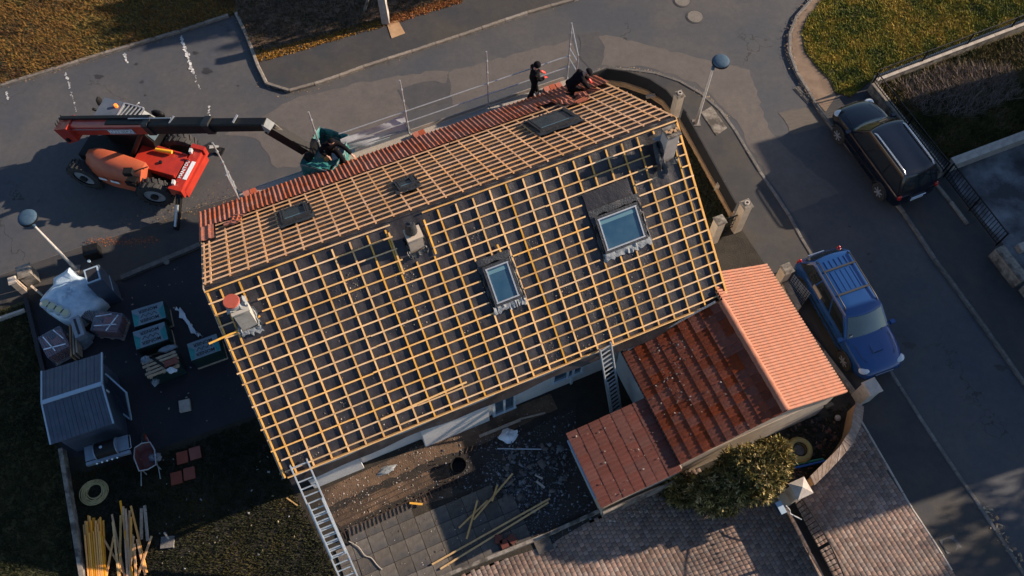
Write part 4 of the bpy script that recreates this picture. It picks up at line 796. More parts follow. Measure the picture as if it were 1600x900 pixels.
# ---------------------------------------------------------------- parked cars
M_tint = mat('car_glass', (.012, .016, .018), rough=.05, spec=1., coat=.5)
M_tintg = mat('car_windscreen', (.018, .032, .032), (.045, .065, .06), 1.2, .06, spec=1., coat=.6)
M_hl = mat('headlight_lens', (.50, .54, .56), rough=.12, spec=1., coat=.8)
M_tl = mat('tail_light', (.35, .012, .010), rough=.2, coat=.6)
M_trimb = mat('black_trim', (.010, .010, .011), rough=.5)
M_chr = mat('bright_trim', (.62, .65, .68), rough=.22, metal=.9)
def car(label, loc, rz, L, W, H, paint, belt, hood, cowl, xf, xr, rails, name='parked_car'):
    t = thing(name, label, 'car', loc, rz); h = L / 2; hw = W / 2
    st = [(-h, .80, .42, belt - .22), (-h + .05, .93, .32, belt - .08), (-h + .22, .985, .24, belt), (-h + .6, 1, .22, belt + .01), (0, 1, .2, belt), (cowl, .99, .2, hood + .05), (h - .75, .98, .22, hood), (h - .38, .93, .24, hood - .07), (h - .14, .84, .28, hood - .16), (h - .03, .72, .34, hood - .26), (h, .62, .42, hood - .33)]
    rings = []
    for x, k, zb, zt in st:
        w_ = hw * k; hp = [(0, zb), (w_ - .10, zb), (w_ - .02, zb + .10), (w_, zb + (zt - zb) * .45), (w_ - .015, zb + (zt - zb) * .78), (w_ - .06, zt - .03), (w_ - .17, zt), (w_ * .5, zt + .035), (0, zt + .05)]
        rings.append([(x, y, z) for y, z in hp] + [(x, -y, z) for y, z in hp[-2:0:-1]])
    bd = B().loft(rings).build('body', paint, t, 45); sm = bd.modifiers.new('s', 'SUBSURF'); sm.levels = sm.render_levels = 1
    (xf0, xf1), (xr0, xr1) = xf, xr; wb, wt = hw * .93, hw * .75; zb, zt = belt - .05, H - .06
    def cp(f, h_, off=0):
        "f 0..1 runs along the windscreen edge from right to left, h_ height fraction"
        y = (f * 2 - 1) * (wb + (wt - wb) * h_); return Vector((xf0 + (xf1 - xf0) * h_ - .16 * (1 - .3 * h_) * (f * 2 - 1) ** 2 + off, y, zb + (zt - zb) * h_))
    def rp(f, h_, off=0):
        y = (f * 2 - 1) * (wb + (wt - wb) * h_); return Vector((xr0 + (xr1 - xr0) * h_ + .08 * (f * 2 - 1) ** 2 - off, y, zb + (zt - zb) * h_))
    def ring(h_, k=1, dz=0):
        F = [cp(i / 8, h_) for i in range(9)]; G = [rp(1 - i / 8, h_) for i in range(9)]; P_ = F + G; c_ = sum(P_, Vector()) / len(P_)
        return [Vector((c_.x + (p.x - c_.x) * k, p.y * k, p.z + dz)) for p in P_]
    cb = B().loft([ring(0), ring(.5), ring(1), ring(1, .96, .04), ring(1, .82, .06), ring(1, .4, .07)]).build('cabin', paint, t, 40)
    def pane(fn, f0, f1, h0, h1, nm, m, off=.012):
        o = B().grid([[fn(f0 + (f1 - f0) * i / 8, h0 + (h1 - h0) * j / 3, off) + Vector((0, 0, .004)) for j in range(4)] for i in range(9)]).build(nm, m, t, 60); return o
    ws = pane(cp, .05, .95, .10, .97, 'windscreen', M_tintg, .014); rs = pane(rp, .08, .92, .25, .92, 'rear_window', M_tint)
    for k in (.30, .62): B().bar(cp(k, .12, .03), cp(k + .22, .17, .03), .02).build('wiper', M_trimb, ws)
    B().bar(cp(.04, .05, .02), cp(.5, .05, .02), .05, .02).bar(cp(.5, .05, .02), cp(.96, .05, .02), .05, .02).build('cowl_trim', M_trimb, t)
    def side(x0, x1, a0, a1, h0, h1, s, nm='side_window'):
        "x0..x1 at the belt, a0..a1 at the roof"
        f_ = lambda x, hh: Vector((x, s * (wb + (wt - wb) * hh + .008), zb + (zt - zb) * hh))
        return B().add([f_(x0, h0), f_(x1, h0), f_(a1, h1), f_(a0, h1)], [(0, 1, 2, 3)]).build(nm, M_tint, t)
    for s in (-1, 1):
        e0, e1 = xf0 - .28, xf1 - .22; r0, r1 = xr0 + .15, xr1 + .15
        n3 = [(0, .31), (.335, .66), (.69, 1.0)]
        for a, b_ in n3: side(r0 + (e0 - r0) * a, r0 + (e0 - r0) * b_, r1 + (e1 - r1) * a, r1 + (e1 - r1) * b_, .14, .9, s)
        B().bar((xf0 - .30, s * (hw + .07), belt + .03), (xf0 - .16, s * (hw + .08), belt + .03), .16, .11).bar((xf0 - .24, s * (hw - .1), belt - .01), (xf0 - .24, s * (hw + .03), belt + .02), .05).build('mirror', paint, t)
        if rails:
            y = s * (wt - .09); x0_, x1_ = xr1 + .12, xf1 - .25; B().tube([(x0_, y, H - .03), (x0_ + .12, y, H + .045)] + [(x0_ + .12 + (x1_ - x0_ - .24) * q / 5, y + .0, H + .055) for q in range(1, 5)] + [(x1_ - .12, y, H + .045), (x1_, y, H - .03)], .022, 6).build('roof_rail', rails, t, 60)
        for wx in (-h + .82, h - .86):
            wh = B().cyl((wx, s * (hw - .20), .33), (wx, s * (hw + .004), .33), .335, n=24).build('wheel', M_tyre, t, 40)
            rm = B().cyl((wx, s * (hw - .02), .33), (wx, s * (hw + .008), .33), .21, n=18)
            rm.build('hub', M_trimb, wh); sp = B()
            for q in range(7):
                a_ = q * 2 * math.pi / 7; sp.bar((wx, s * (hw + .014), .33), (wx + .20 * math.cos(a_), s * (hw + .014), .33 + .20 * math.sin(a_)), .045, .015, up=(0, 1, 0))
            sp.cyl((wx, s * (hw), .33), (wx, s * (hw + .02), .33), .05, n=10); sp.build('rim', M_rim, wh)
            ar = B().tube([(wx + .39 * math.cos(a_), s * (hw - .01), .33 + .39 * math.sin(a_)) for a_ in np.linspace(.12, math.pi - .12, 12)], .03, 6).build('wheel_arch', M_trimb, t, 60)
        B().ball((h - .27, s * (hw * .71), hood - .175), .15, 12, 8, (1.05, 1.35, .40)).build('headlight', M_hl, t, 60)
        B().ball((-h + .09, s * (hw * .84), belt - .10), .12, 10, 8, (.55, .7, 1.2)).build('tail_light', M_tl, t, 60)
        for dx in (.1, -.75): B().bar((dx, s * (hw + .005), belt - .12), (dx + .18, s * (hw + .005), belt - .12), .03).build('door_handle', paint, t)
        B().bar((-h + .9, s * (hw + .001), .62), (h - 1.0, s * (hw + .001), .62), .02, .05).build('side_strip', M_trimb, t)
        B().bar((-.15, s * (hw - .0), .3), (-.15, s * (hw + .0), belt - .08), .008, .012, up=(1, 0, 0)).build('door_seam', M_trimb, t)
    B().box((h - .06, 0, hood - .30), (.12, .7, .10)).build('grille', M_trimb, t); B().bar((h - .0, -.33, hood - .28), (h - .0, .33, hood - .28), .02).build('grille_bar', M_chr, t)
    B().box((-h - .02, 0, .62), (.02, .5, .11)).build('number_plate', M_white, t); B().box((-h - .035, 0, .75), (.03, .6, .035)).build('plate_trim', M_chr, t)
    for s in (-1, 1): B().tube([(cowl + .02, s * hw * .72, hood + .058), ((cowl + h) / 2, s * hw * .68, hood + .035), (h - .42, s * hw * .55, hood - .04)], .007, 4).build('bonnet_seam', M_trimb, t)
    B().bar((cp(.3, 1) + rp(.3, 1)) / 2 + Vector((0, 0, 0)), (cp(.3, 1) + rp(.3, 1)) / 2 + Vector((.01, 0, .001)), .01).build('aerial_base', M_trimb, t)
    return t, cp, rp, bd
M_blkp = mat('black_car_paint', (.003, .005, .012), rough=.22, coat=.5, spec=.4)
M_blup = mat('blue_car_paint', (.010, .055, .19), rough=.26, coat=.5, spec=.5, metal=.1)
car('black car with silver roof rails parked with two wheels on the pavement', (13.36, 18.50, .06), R(113), 4.35, 1.80, 1.68, M_blkp, .98, .98, 1.15, (1.18, .48), (-2.12, -1.78), M_chr)
t, cp, rp, bd = car('blue estate car with bonnet scoop and black roof bars parked on the left kerb', (11.08, 12.06, .04), R(-70), 4.5, 1.76, 1.56, M_blup, .95, .94, 1.1, (1.10, .46), (-2.2, -1.82), M_trimb)
for x in (-1.25, -.35): B().bar((x, -.58, 1.62), (x, .58, 1.62), .06, .03).build('roof_bar', M_trimb, t)
for x0, x1 in ((-1.6, -1.32), (-1.18, -.42)):
    for y in np.linspace(-.36, .36, 5): B().box(((x0 + x1) / 2, y, 1.575), (x1 - x0, .05, .012)).build('roof_rib', M_blup, t)
sc_ = B().loft([[(1.30, -.2, .99), (1.30, .2, .99), (1.30, .18, 1.0), (1.30, -.18, 1.0)], [(1.62, -.2, .95), (1.62, .2, .95), (1.62, .17, 1.045), (1.62, -.17, 1.045)]]).build('bonnet_scoop', M_blup, t)
B().box((1.625, 0, 1.0), (.01, .3, .05)).build('scoop_mouth', M_trimb, sc_)
B().box(cp(.12, .22, .03), (.01, .09, .16)).build('windscreen_sticker', M_white, t)
for s in (-1,): 
    B().box((-.9, s * .80, 1.0), (.5, .03, .2)).build('seat_glimpse', M_woodd, t)

# ---------------------------------------------------------------- red telehandler with a man basket
M_red = mat('telehandler_red', (.42, .030, .014), (.30, .024, .014), 3, .38, .15, 30, coat=.3)
M_org = mat('faded_orange_hood', (.44, .105, .045), (.36, .075, .032), 1.5, .5, .1, 30)
M_yel = mat('yellow_paint', (.75, .36, .02), rough=.5)
M_cabr = mat('cab_roof_paint', (.06, .08, .11), (.09, .11, .14), 3, .5)
M_green = mat('green_netting', (.014, .12, .12), (.04, .21, .20), 6, .55, .8, 25)
T = thing('telehandler', 'red telehandler on outriggers with black boom reaching to a green basket', 'telehandler', (-13.6, 18.2, 0), R(-16.4))
for wx in (-1.36, 1.36):
    for s in (-1, 1):
        st_ = R(14) if wx > 0 else 0; Mw = Matrix.Translation((wx, s * 1.02, .62)) @ Matrix.Scale(1.05, 4) @ Matrix.Rotation(st_, 4, 'Z'); q = B(Mw)
        prof = [(-.20, .36), (-.21, .50), (-.17, .585), (0, .60), (.17, .585), (.21, .50), (.20, .36)]; n = 28
        q.loft([[(r * math.cos(k * 2 * math.pi / n), y, r * math.sin(k * 2 * math.pi / n)) for k in range(n)] for y, r in prof], caps=False)
        for k in range(20):
            for sg in (-1, 1):
                a_ = (k + .25 * sg) * 2 * math.pi / 20; a2 = a_ + .10; q.bar((.60 * math.cos(a_), 0, .60 * math.sin(a_)), (.595 * math.cos(a2), sg * .19, .595 * math.sin(a2)), .055, .05, up=(math.cos(a_), 0, math.sin(a_)))
        wh = q.build('wheel', M_tyre, T, 35)
        B(Mw).cyl((0, s * .10, 0), (0, s * .16, 0), .36, n=20).build('rim', M_rim, wh); B(Mw).cyl((0, s * .1, 0), (0, s * .24, 0), .13, n=12).build('hub', M_trimb, wh)
        B(Mw).cyl((0, -.15, 0), (0, .1, 0), .35, n=20).build('inner_rim', M_trimb, wh)
# chassis
ch_ = B().box((0.1, 0, .72), (3.9, .95, .36)); ch_.build('chassis', M_blk, T)
B().loft([[(.35, -.42, .9), (.35, .55, .9), (.35, .55, 1.16), (.35, -.42, 1.16)], [(2.05, -.52, .82), (2.05, .50, .82), (2.05, .50, 1.10), (2.05, -.52, 1.10)]]).build('front_deck', M_red, T)
for y in (-.46, .46): B().bar((.4, y, 1.17), (2.0, y, 1.13), .05, .06).build('deck_edge', M_red, T)
B().cyl((.95, .30, 1.24), (1.55, .36, 1.24), .065, n=10).build('yellow_cylinder', M_yel, T, 30); B().cyl((1.3, -.1, 1.12), (1.3, -.1, 1.2), .06, n=10).build('filler_cap', M_blk, T)
# engine cover, rounded over its rear end
rings = []
for x, y0, y1, z1, z0 in [(-1.30, -.62, -.80, 1.15, .75), (-1.18, -.42, -1.05, 1.45, .62), (-.8, -.34, -1.16, 1.58, .55), (-.2, -.34, -1.22, 1.60, .5), (.5, -.36, -1.24, 1.55, .5), (1.02, -.40, -1.22, 1.50, .5)]:
    y0, y1 = y0 - .02, y1 + .10 if x > 0 else y1 + .06
    rings.append([(x, y0, z0), (x, y0, z1 - .03), (x, y0 - .06, z1), (x, (y0 + y1) / 2, z1 - .02), (x, y1 + .28, z1 - .08), (x, y1 + .10, z1 - .22), (x, y1, z1 - .48), (x, y1, z0)])
ec = B().loft(rings).build('engine_cover', M_org, T, 50)
for x, l_ in ((-.42, .30), (.05, .34)): B().box((x, -1.232, 1.0), (l_, .01, .11)).build('white_sticker', M_white, ec)
B().box((.78, -1.10, 1.33), (.35, .22, .05)).box((.7, -1.2, 1.1), (.4, .05, .22)).build('step_recess', M_blk, ec)
# cab on the left side
cbx = B().loft([[(-1.0, .38, .9), (.85, .38, .9), (.95, 1.22, .9), (-1.0, 1.22, .9)], [(-1.0, .38, 1.7), (.95, .38, 1.6), (1.0, 1.22, 1.6), (-1.0, 1.22, 1.7)], [(-.98, .42, 2.28), (.45, .42, 2.28), (.45, 1.16, 2.28), (-.98, 1.16, 2.28)]]).build('cab', M_blk, T)
B().box((-.62, .79, 2.32), (.78, .82, .09)).build('cab_roof', M_cabr, cbx)
B().add([(-.2, .42, 2.33), (.48, .42, 2.30), (.48, 1.16, 2.30), (-.2, 1.16, 2.33)], [(0, 1, 2, 3)]).build('roof_glass', M_tintg, cbx)
B().add([(.50, .44, 2.26), (1.0, .42, 1.62), (1.05, 1.2, 1.62), (.50, 1.14, 2.26)], [(0, 1, 2, 3)]).build('windscreen', M_tintg, cbx)
g = B(); 
for k in range(5): g.bar((-.16 + k * .14, .44, 2.36), (-.02 + k * .14, 1.14, 2.36), .03)
g.bar((-.2, .42, 2.36), (.5, .42, 2.36), .04).bar((-.2, 1.17, 2.36), (.5, 1.17, 2.36), .04).bar((-.22, .42, 2.36), (-.22, 1.17, 2.36), .05).bar((.5, .42, 2.34), (.5, 1.17, 2.34), .04); g.build('roof_guard', M_galv, cbx)
B().cyl((-.42, .95, 2.36), (-.42, .95, 2.48), .06, n=12).build('beacon', mat('amber_beacon', (.9, .22, .03), rough=.2, emit=.6), cbx, 30)
B().bar((-1.3, 1.05, 1.6), (-1.55, .9, 1.9), .07).ball((-1.32, 1.15, 2.1), .13, 8, 6, (.5, 1.1, 1.6)).build('rear_mirror', M_blk, T, 60)
B().bar((.8, 1.2, 1.9), (.95, 1.35, 1.9), .03).ball((.75, 1.38, 1.85), .17, 10, 7, (1.6, .7, 1)).build('side_mirror', M_blk, T, 60)
B().bar((.85, -.9, 1.55), (1.15, -.55, 1.45), .03).box((.72, -1.02, 1.62), (.30, .24, .20), rz=.3).build('front_mirror', M_blk, T)
# front frame and stabilisers
ff = B().box((2.30, -.05, .98), (.34, 1.72, .26)).box((2.50, -.05, .75), (.12, 1.66, .36)).build('front_frame', M_red, T)
for y in (-.95, .85): B().box((2.3, y, .98), (.5, .16, .42)).build('stabiliser_bracket', M_red, ff)
for y in (-.55, .42): B().box((2.12, y * .98 - .12, 1.14), (.22, .05, .05)).build('gusset', M_red, ff)
B().box((2.40, -.12, 1.118), (.14, .78, .012)).build('white_plate', M_white, ff)
TX = lambda p, rz, tilt=0: Matrix.Translation(p) @ Matrix.Rotation(rz, 4, 'Z') @ Matrix.Rotation(tilt, 4, 'X')
text_mesh('lettering', 'MANITOU', .165, M_white, ff, TX((2.2, -.12, 1.116), R(90)))
for y in (-.78, .60): B().box((2.16, y, 1.22), (.09, .16, .14), rz=.2).build('work_light', M_hl, T)
for s, fy in ((-1, -1.92), (1, 1.55)):
    lg = B().bar((2.35, s * .85, .95), (2.42, fy, .16), .16, .16).build('stabiliser', M_blk, T); B().bar((2.4, s * .85 + (fy - s * .85) * .45, .72), (2.43, fy, .22), .07, .19).build('ram', M_galv, lg)
    B().box((2.42, fy, .035), (.34, .30, .06)).box((2.42, fy, .12), (.16, .16, .14)).build('foot', M_blk, lg)
    B().bar((2.2, s * .7, 1.05), (2.38, s * 1.4, .7), .07).build('hydraulic_ram', M_blk, T)
# boom: red outer, black inner sections, head and basket
def bm_(x0, x1, y0, y1, z0, z1, w_, h_): return ((x0, y0, z0), (x1, y1, z1), w_, h_)
P0, P1 = Vector((-2.05, -.10, 1.95)), Vector((6.35, .22, 4.82)); bd_ = (P1 - P0).normalized(); up_ = Vector((0, 1, 0)).cross(bd_) * -1
up_ = bd_.cross(Vector((0, 1, 0))).normalized() * -1
if up_.z < 0: up_ = -up_
bp = lambda s, dy=0, du=0: P0 + bd_ * s + Vector((0, dy, 0)) + up_ * du
def beam(s0, s1, w_, h0, h1, m, nm, par, du=0, dy=0):
    r = []
    for s, h_ in ((s0, h0), (s1, h1)):
        r.append([bp(s, dy + a * w_ / 2 * k, du + b_ * h_ / 2 * k2) for a, b_, k, k2 in ((-1, -1, 1, .8), (-1, .8, 1, 1), (-.8, 1, 1, 1), (.8, 1, 1, 1), (1, .8, 1, 1), (1, -1, 1, .8), (.8, -1, 1, 1), (-.8, -1, 1, 1))])
    return B().loft(r).build(nm, m, par)
bo = beam(.15, 3.9, .40, .52, .46, M_red, 'boom', T)
B().loft([[bp(-.15, y, u) for y, u in ((-.3, -.55), (-.3, .2), (.25, .2), (.25, -.55))], [bp(.55, y, u) for y, u in ((-.34, -.35), (-.34, .3), (.28, .3), (.28, -.35))]]).build('boom_pivot', M_red, T)
B().cyl(bp(.1, -.38, -.3), bp(.1, .32, -.3), .09, n=12).build('pivot_pin', M_blk, T)
B().bar(bp(.0, .14, .31), bp(4.1, .14, .29), .12, .08).build('hose_tray', M_blk, bo); B().bar(bp(3.2, .05, .32), bp(5.0, .08, .28), .03).build('hose_rod', M_galv, bo)
B().bar(bp(.4, -.235, .12), bp(3.2, -.235, .10), .015, .03).build('side_pipe', M_chr, bo)
for k in range(4): B().bar(bp(-.25, -.12 + k * .12, .0), bp(-.05, -.12 + k * .12, .35), .02).build('rear_guard_bar', M_blk, T)
Z_ = Vector((0, -1, 0)); T2 = frame(bd_, up_, bd_.cross(up_), bp(2.75, -.215, -.02))
B(T2).box((0, 0, 0), (1.15, .26, .008)).build('name_panel', mat('grey_panel', (.25, .27, .3), rough=.5), bo)
text_mesh('lettering', 'MANITOU', .24, M_white, bo, T2 @ Matrix.Translation((0, 0, .008)))
# the same lettering on the top face, where it shows from above
B().bar(bp(2.2, -.02, .27), bp(3.9, -.02, .25), .26, .03).build('top_cover', M_blk, bo)
i1 = beam(3.8, 6.6, .38, .50, .46, M_blk, 'inner_boom', bo); i2 = beam(6.5, 8.75, .31, .38, .34, M_blk, 'outer_boom', bo)
beam(6.35, 6.62, .42, .52, .50, M_trimb, 'boom_collar', i1); beam(3.85, 4.1, .44, .56, .56, M_trimb, 'boom_collar', i1)
for s_ in (5.0, 7.6): B().bar(bp(s_, -.1, .22), bp(s_ + .06, .18, .26), .05, .05).build('hose_clamp', M_rim, i1)
B().cyl(bp(1.2, 0, -.30), bp(3.4, 0, -.42), .07, n=10).build('lift_ram', M_blk, T); B().cyl((.1, .0, 1.0), bp(3.3, 0, -.3), .085, n=10).build('lift_ram', M_blk, T)
hd0, hd1 = bp(8.7), Vector((7.08, .50, 3.42)); B().bar(hd0 + Vector((-.1, 0, .03)), hd0 + Vector((.16, -.03, -.12)), .30, .30).build('boom_head', mat('grey_boom_head', (.18, .19, .19), (.24, .25, .25), 6, .5), T)
B().bar(hd0 + Vector((.05, 0, -.1)), hd1, .32, .34).build('boom_jib', M_blk, T); B().bar(hd0 + Vector((.25, .03, .0)), hd1 + Vector((-.45, .06, .40)), .13, .10).build('tilt_ram', M_conc, T)
B().box(hd1 + Vector((.14, .05, -.12)), (.14, .7, .42)).build('carriage', M_blk, T)
# basket with green netting, hanging just outside the scaffold
BD = at(505, 230, 2.85) - at(505, 230, 3.7); BL = Matrix.Rotation(R(16.4), 3, 'Z') @ BD
_n0 = len(bpy.data.objects); _before = set(o.name for o in bpy.data.objects)
bk = B().box((8.02, .22, 3.32), (1.2, 1.55, .06)).build('basket', M_galv, T)
bc = [(7.42, -.50), (8.50, -.52), (8.62, .30), (8.5, .98), (7.48, 1.02)]
for i in range(5):
    a, b_ = bc[i], bc[(i + 1) % 5]
    for z in (3.75, 4.08): B().bar((*a, z), (*b_, z), .035).build('basket_rail', M_galv, bk)
    B().bar((*a, 3.32), (*a, 4.10), .04).build('basket_post', M_galv, bk)
P = []; m_ = 70
per = [(a[0] + (b_[0] - a[0]) * k / 14, a[1] + (b_[1] - a[1]) * k / 14) for a, b_ in zip(bc, bc[1:] + bc[:1]) for k in range(14)]; per.append(per[0])
r_ = random.Random(3)
for i, (x, y) in enumerate(per):
    dx, dy = x - 8.02, y - .24; f_ = .05 * math.sin(i * .9) + .04 * math.sin(i * 2.3); P.append([(x + dx * (.03 + f_ * .5) * k2, y + dy * (.03 + f_ * .5) * k2, z + .02 * math.sin(i * .7 + z)) for z, k2 in ((3.22, .2), (3.45, 1.4), (3.7, 1), (3.95, .6), (4.13, .2), (4.10, -1.4), (3.90, -2.6))])
P[-1] = P[0]; B().grid(P).build('green_netting', M_green, bk, 60)
P = [[(7.45 + i * .16, -.45 + j * .10 - .05 * i * (i < 3), 4.10 - .35 * (j / 6) ** 1.5 * (1 + .2 * math.sin(i * 2 + j)) + .06 * math.sin(i * 3.1 + j * 1.3)) for j in range(7)] for i in range(7)]; B().grid(P).build('netting_flap', M_green, bk, 60)
for k in range(6): B().bar((7.42, .0 + k * .16, 3.7), (7.40, .02 + k * .16, 4.12), .022).build('back_bar', M_blk, bk)
for o in bpy.data.objects:
    if o.name not in _before and o.parent is T: o.location = BL
for k in range(5): tag(B(T.matrix_basis @ Matrix.Translation(BL)).bar((7.75 + .05 * k, -.05 - .03 * k, 3.75), (8.1 + .03 * k, .3 - .09 * k, 4.02), .06, .03).build('timber_offcut', [M_wood, M_renda, M_wood2][k % 3]), ['topmost timber offcut piled in the green basket', 'second timber offcut piled in the green basket', 'middle timber offcut piled in the green basket', 'fourth timber offcut piled in the green basket', 'lowest timber offcut piled in the green basket'][k], 'offcut', 'timber offcuts in the basket')

# ---------------------------------------------------------------- the three workers
def skin_mesh(name, V, E_, Rr, m, parent, sub=1):
    me = bpy.data.meshes.new(name); me.from_pydata([tuple(v) for v in V], E_, []); o = bpy.data.objects.new(name, me); COL.objects.link(o)
    o.modifiers.new('skin', 'SKIN'); 
    for i, r in enumerate(Rr): me.skin_vertices[0].data[i].radius = (r if isinstance(r, (tuple, list)) else (r, r))
    me.skin_vertices[0].data[0].use_root = True
    s_ = o.modifiers.new('sub', 'SUBSURF'); s_.levels = sub; s_.render_levels = sub
    dg = bpy.context.evaluated_depsgraph_get(); dg.update(); m2 = bpy.data.meshes.new_from_object(o.evaluated_get(dg)); m2.materials.clear(); m2.materials.append(m); m2.polygons.foreach_set('use_smooth', [True] * len(m2.polygons))
    bpy.data.objects.remove(o); o = bpy.data.objects.new(name, m2); COL.objects.link(o); o.parent = parent; return o
def person(label, loc, rz, J, glove=None, group=None, hood=True):
    """J: joints in metres (forward, left, up) from the feet"""
    t = thing('person', label, 'person', loc, rz, group); J = {k: Vector(v) for k, v in J.items()}
    def skel(fat, head=True, hands=True, lo=True):
        V, E_, Rr, ix = [], [], [], {}
        def add(k, p, r, par=None):
            ix[k] = len(V); V.append(p); Rr.append(r)
            if par is not None: E_.append((ix[par], ix[k]))
        f = fat
        add('pel', J['pel'], (.145 + f, .115 + f)); add('wai', J['pel'].lerp(J['che'], .5), (.125 + f, .10 + f), 'pel'); add('che', J['che'], (.15 + f, .12 + f), 'wai'); add('nb', J['che'].lerp(J['nek'], .75), .075 + f, 'che'); 
        if head:
            add('nek', J['nek'], .055 + f, 'nb'); add('h1', J['nek'].lerp(J['hea'], .6), .085 + f, 'nek'); add('h2', J['hea'], .10 + f, 'h1'); add('h3', J['hea'] + (J['hea'] - J['nek']).normalized() * .09, .075 + f, 'h2')
        for s in 'lr':
            add('sh' + s, J['sh' + s], .068 + f, 'che'); add('ue' + s, J['sh' + s].lerp(J['el' + s], .5), .052 + f, 'sh' + s); add('el' + s, J['el' + s], .043 + f, 'ue' + s); add('wr' + s, J['wr' + s], .03 + f * 1.1, 'el' + s)
            if hands:
                d = (J['wr' + s] - J['el' + s]).normalized(); sd_ = d.cross(Vector((0, 0, 1))); sd_ = sd_.normalized() if sd_.length > .1 else Vector((0, 1, 0)); dn = Vector((0, 0, -1)); add('pa' + s, J['wr' + s] + d * .07, (.042, .022), 'wr' + s)
                for q in range(4):
                    L_ = (.075, .085, .08, .062)[q]; o_ = sd_ * (q - 1.5) * .020; add(f'f{q}{s}', J['wr' + s] + d * .115 + o_, .0095, 'pa' + s); add(f'g{q}{s}', J['wr' + s] + d * (.115 + L_ * .6) + o_ + dn * .02, .0088, f'f{q}{s}'); add(f'i{q}{s}', J['wr' + s] + d * (.115 + L_ * .8) + o_ + dn * .05, .0075, f'g{q}{s}')
                add('t1' + s, J['wr' + s] + d * .06 - sd_ * .05, .011, 'pa' + s); add('t2' + s, J['wr' + s] + d * .10 - sd_ * .062 + dn * .015, .009, 't1' + s)
            add('hi' + s, J['hi' + s], .09 + f, 'pel'); add('th' + s, J['hi' + s].lerp(J['kn' + s], .5), .075 + f, 'hi' + s); add('kn' + s, J['kn' + s], .056 + f, 'th' + s); add('ca' + s, J['kn' + s].lerp(J['an' + s], .4), .055 + f, 'kn' + s); add('an' + s, J['an' + s], .038 + f, 'ca' + s)
            if lo: add('to' + s, J['to' + s], .035, 'an' + s)
        return V, E_, Rr
    body = skin_mesh('body', *skel(0), M_skin, t)
    skin_mesh('overalls', *skel(.036, head=False, hands=False, lo=False), M_clothd, t)
    for s in 'lr':
        d = (J['to' + s] - J['an' + s]); skin_mesh('boot', [J['an' + s] + Vector((0, 0, .06)), J['an' + s] - d * .25, J['an' + s] + d * .45, J['to' + s]], [(0, 1), (0, 2), (2, 3)], [.055, .05, .052, .045], M_trimb, t)
        if glove:
            d = (J['wr' + s] - J['el' + s]).normalized(); sd_ = d.cross(Vector((0, 0, 1))); sd_ = sd_.normalized() if sd_.length > .1 else Vector((0, 1, 0)); w_ = J['wr' + s]; V = [w_ - d * .03, w_ + d * .07]; E_ = [(0, 1)]; Rr = [.042, (.052, .032)]
            for q in range(4):
                L_ = (.075, .085, .08, .062)[q]; o_ = sd_ * (q - 1.5) * .022; V += [w_ + d * .115 + o_, w_ + d * (.115 + L_ * .6) + o_ + Vector((0, 0, -.02)), w_ + d * (.115 + L_ * .85) + o_ + Vector((0, 0, -.05))]; k = len(V); E_ += [(1, k - 3), (k - 3, k - 2), (k - 2, k - 1)]; Rr += [.014, .013, .012]
            V += [w_ + d * .06 - sd_ * .05, w_ + d * .10 - sd_ * .064]; k = len(V); E_ += [(1, k - 2), (k - 2, k - 1)]; Rr += [.016, .014]
            skin_mesh('glove', V, E_, Rr, glove, t)
    fd = J['fac'].normalized(); hc = J['hea']; up2 = (J['hea'] - J['nek']).normalized(); sd2 = fd.cross(up2).normalized()
    B().ball(hc + fd * .105 - up2 * .01, .016, 6, 5).build('nose', M_skin, body, 60)
    for s in (-1, 1): B().ball(hc + fd * .09 + sd2 * s * .032 + up2 * .02, .011, 6, 5).build('eye', M_trimb, body); B().ball(hc + sd2 * s * .10 - up2 * .01, .022, 6, 5, (1, .6, 1.3)).build('ear', M_skin, body, 60)
    B().bar(hc + fd * .10 + sd2 * .022 - up2 * .045, hc + fd * .10 - sd2 * .022 - up2 * .045, .006).build('mouth', mat('lips', (.35, .12, .1), rough=.6), body)
    hd = B(); n = 14; rings = []
    ax = (up2 - fd * (.75 if fd.z > 0 else .35)).normalized(); u = ax.cross(Vector((.3, 1, .1))).normalized(); v = ax.cross(u)
    for j in range(8):
        t_ = math.pi * (j / 8 * (.48 if fd.z > 0 else .62)); r = .128 * math.sin(t_) + .004; rings.append([hc + ax * (.128 * math.cos(t_)) + u * r * math.cos(2 * math.pi * i / n) + v * r * math.sin(2 * math.pi * i / n) for i in range(n)])
    hd.loft(rings, caps=False).build('hood', M_clothd, t, 60)
    return t
std = dict(pel=(0, 0, .95), che=(.03, 0, 1.28), nek=(.06, 0, 1.50), hea=(.11, 0, 1.62), fac=(.9, 0, -.45), shl=(.02, .19, 1.40), shr=(.02, -.19, 1.40), ell=(.10, .24, 1.12), elr=(.10, -.24, 1.12), wrl=(.33, .16, 1.02), wrr=(.33, -.12, 1.0), hil=(0, .10, .90), hir=(0, -.10, .90), knl=(.12, .12, .50), knr=(-.08, -.12, .49), anl=(.20, .12, .09), anr=(-.26, -.12, .09), tol=(.36, .13, .035), tor=(-.10, -.13, .035))
person('worker in black with red gloves standing on the scaffold deck', at(833, 152, DZ + .03), HA, std, M_redg, 'workers in dark clothes')
cr = dict(pel=(-.22, 0, .46), che=(.12, 0, .74), nek=(.30, 0, .86), hea=(.42, 0, .90), fac=(.8, 0, -.7), shl=(.16, .19, .82), shr=(.16, -.19, .80), ell=(.32, .26, .55), elr=(.32, -.24, .50), wrl=(.52, .16, .32), wrr=(.50, -.14, .26), hil=(-.22, .11, .42), hir=(-.22, -.11, .42), knl=(.16, .22, .46), knr=(.10, -.20, .30), anl=(-.10, .2, .09), anr=(-.22, -.18, .09), tol=(.10, .22, .04), tor=(-.02, -.2, .04))
cr = {k: (tuple(c * 1.0 for c in v)) for k, v in cr.items()}
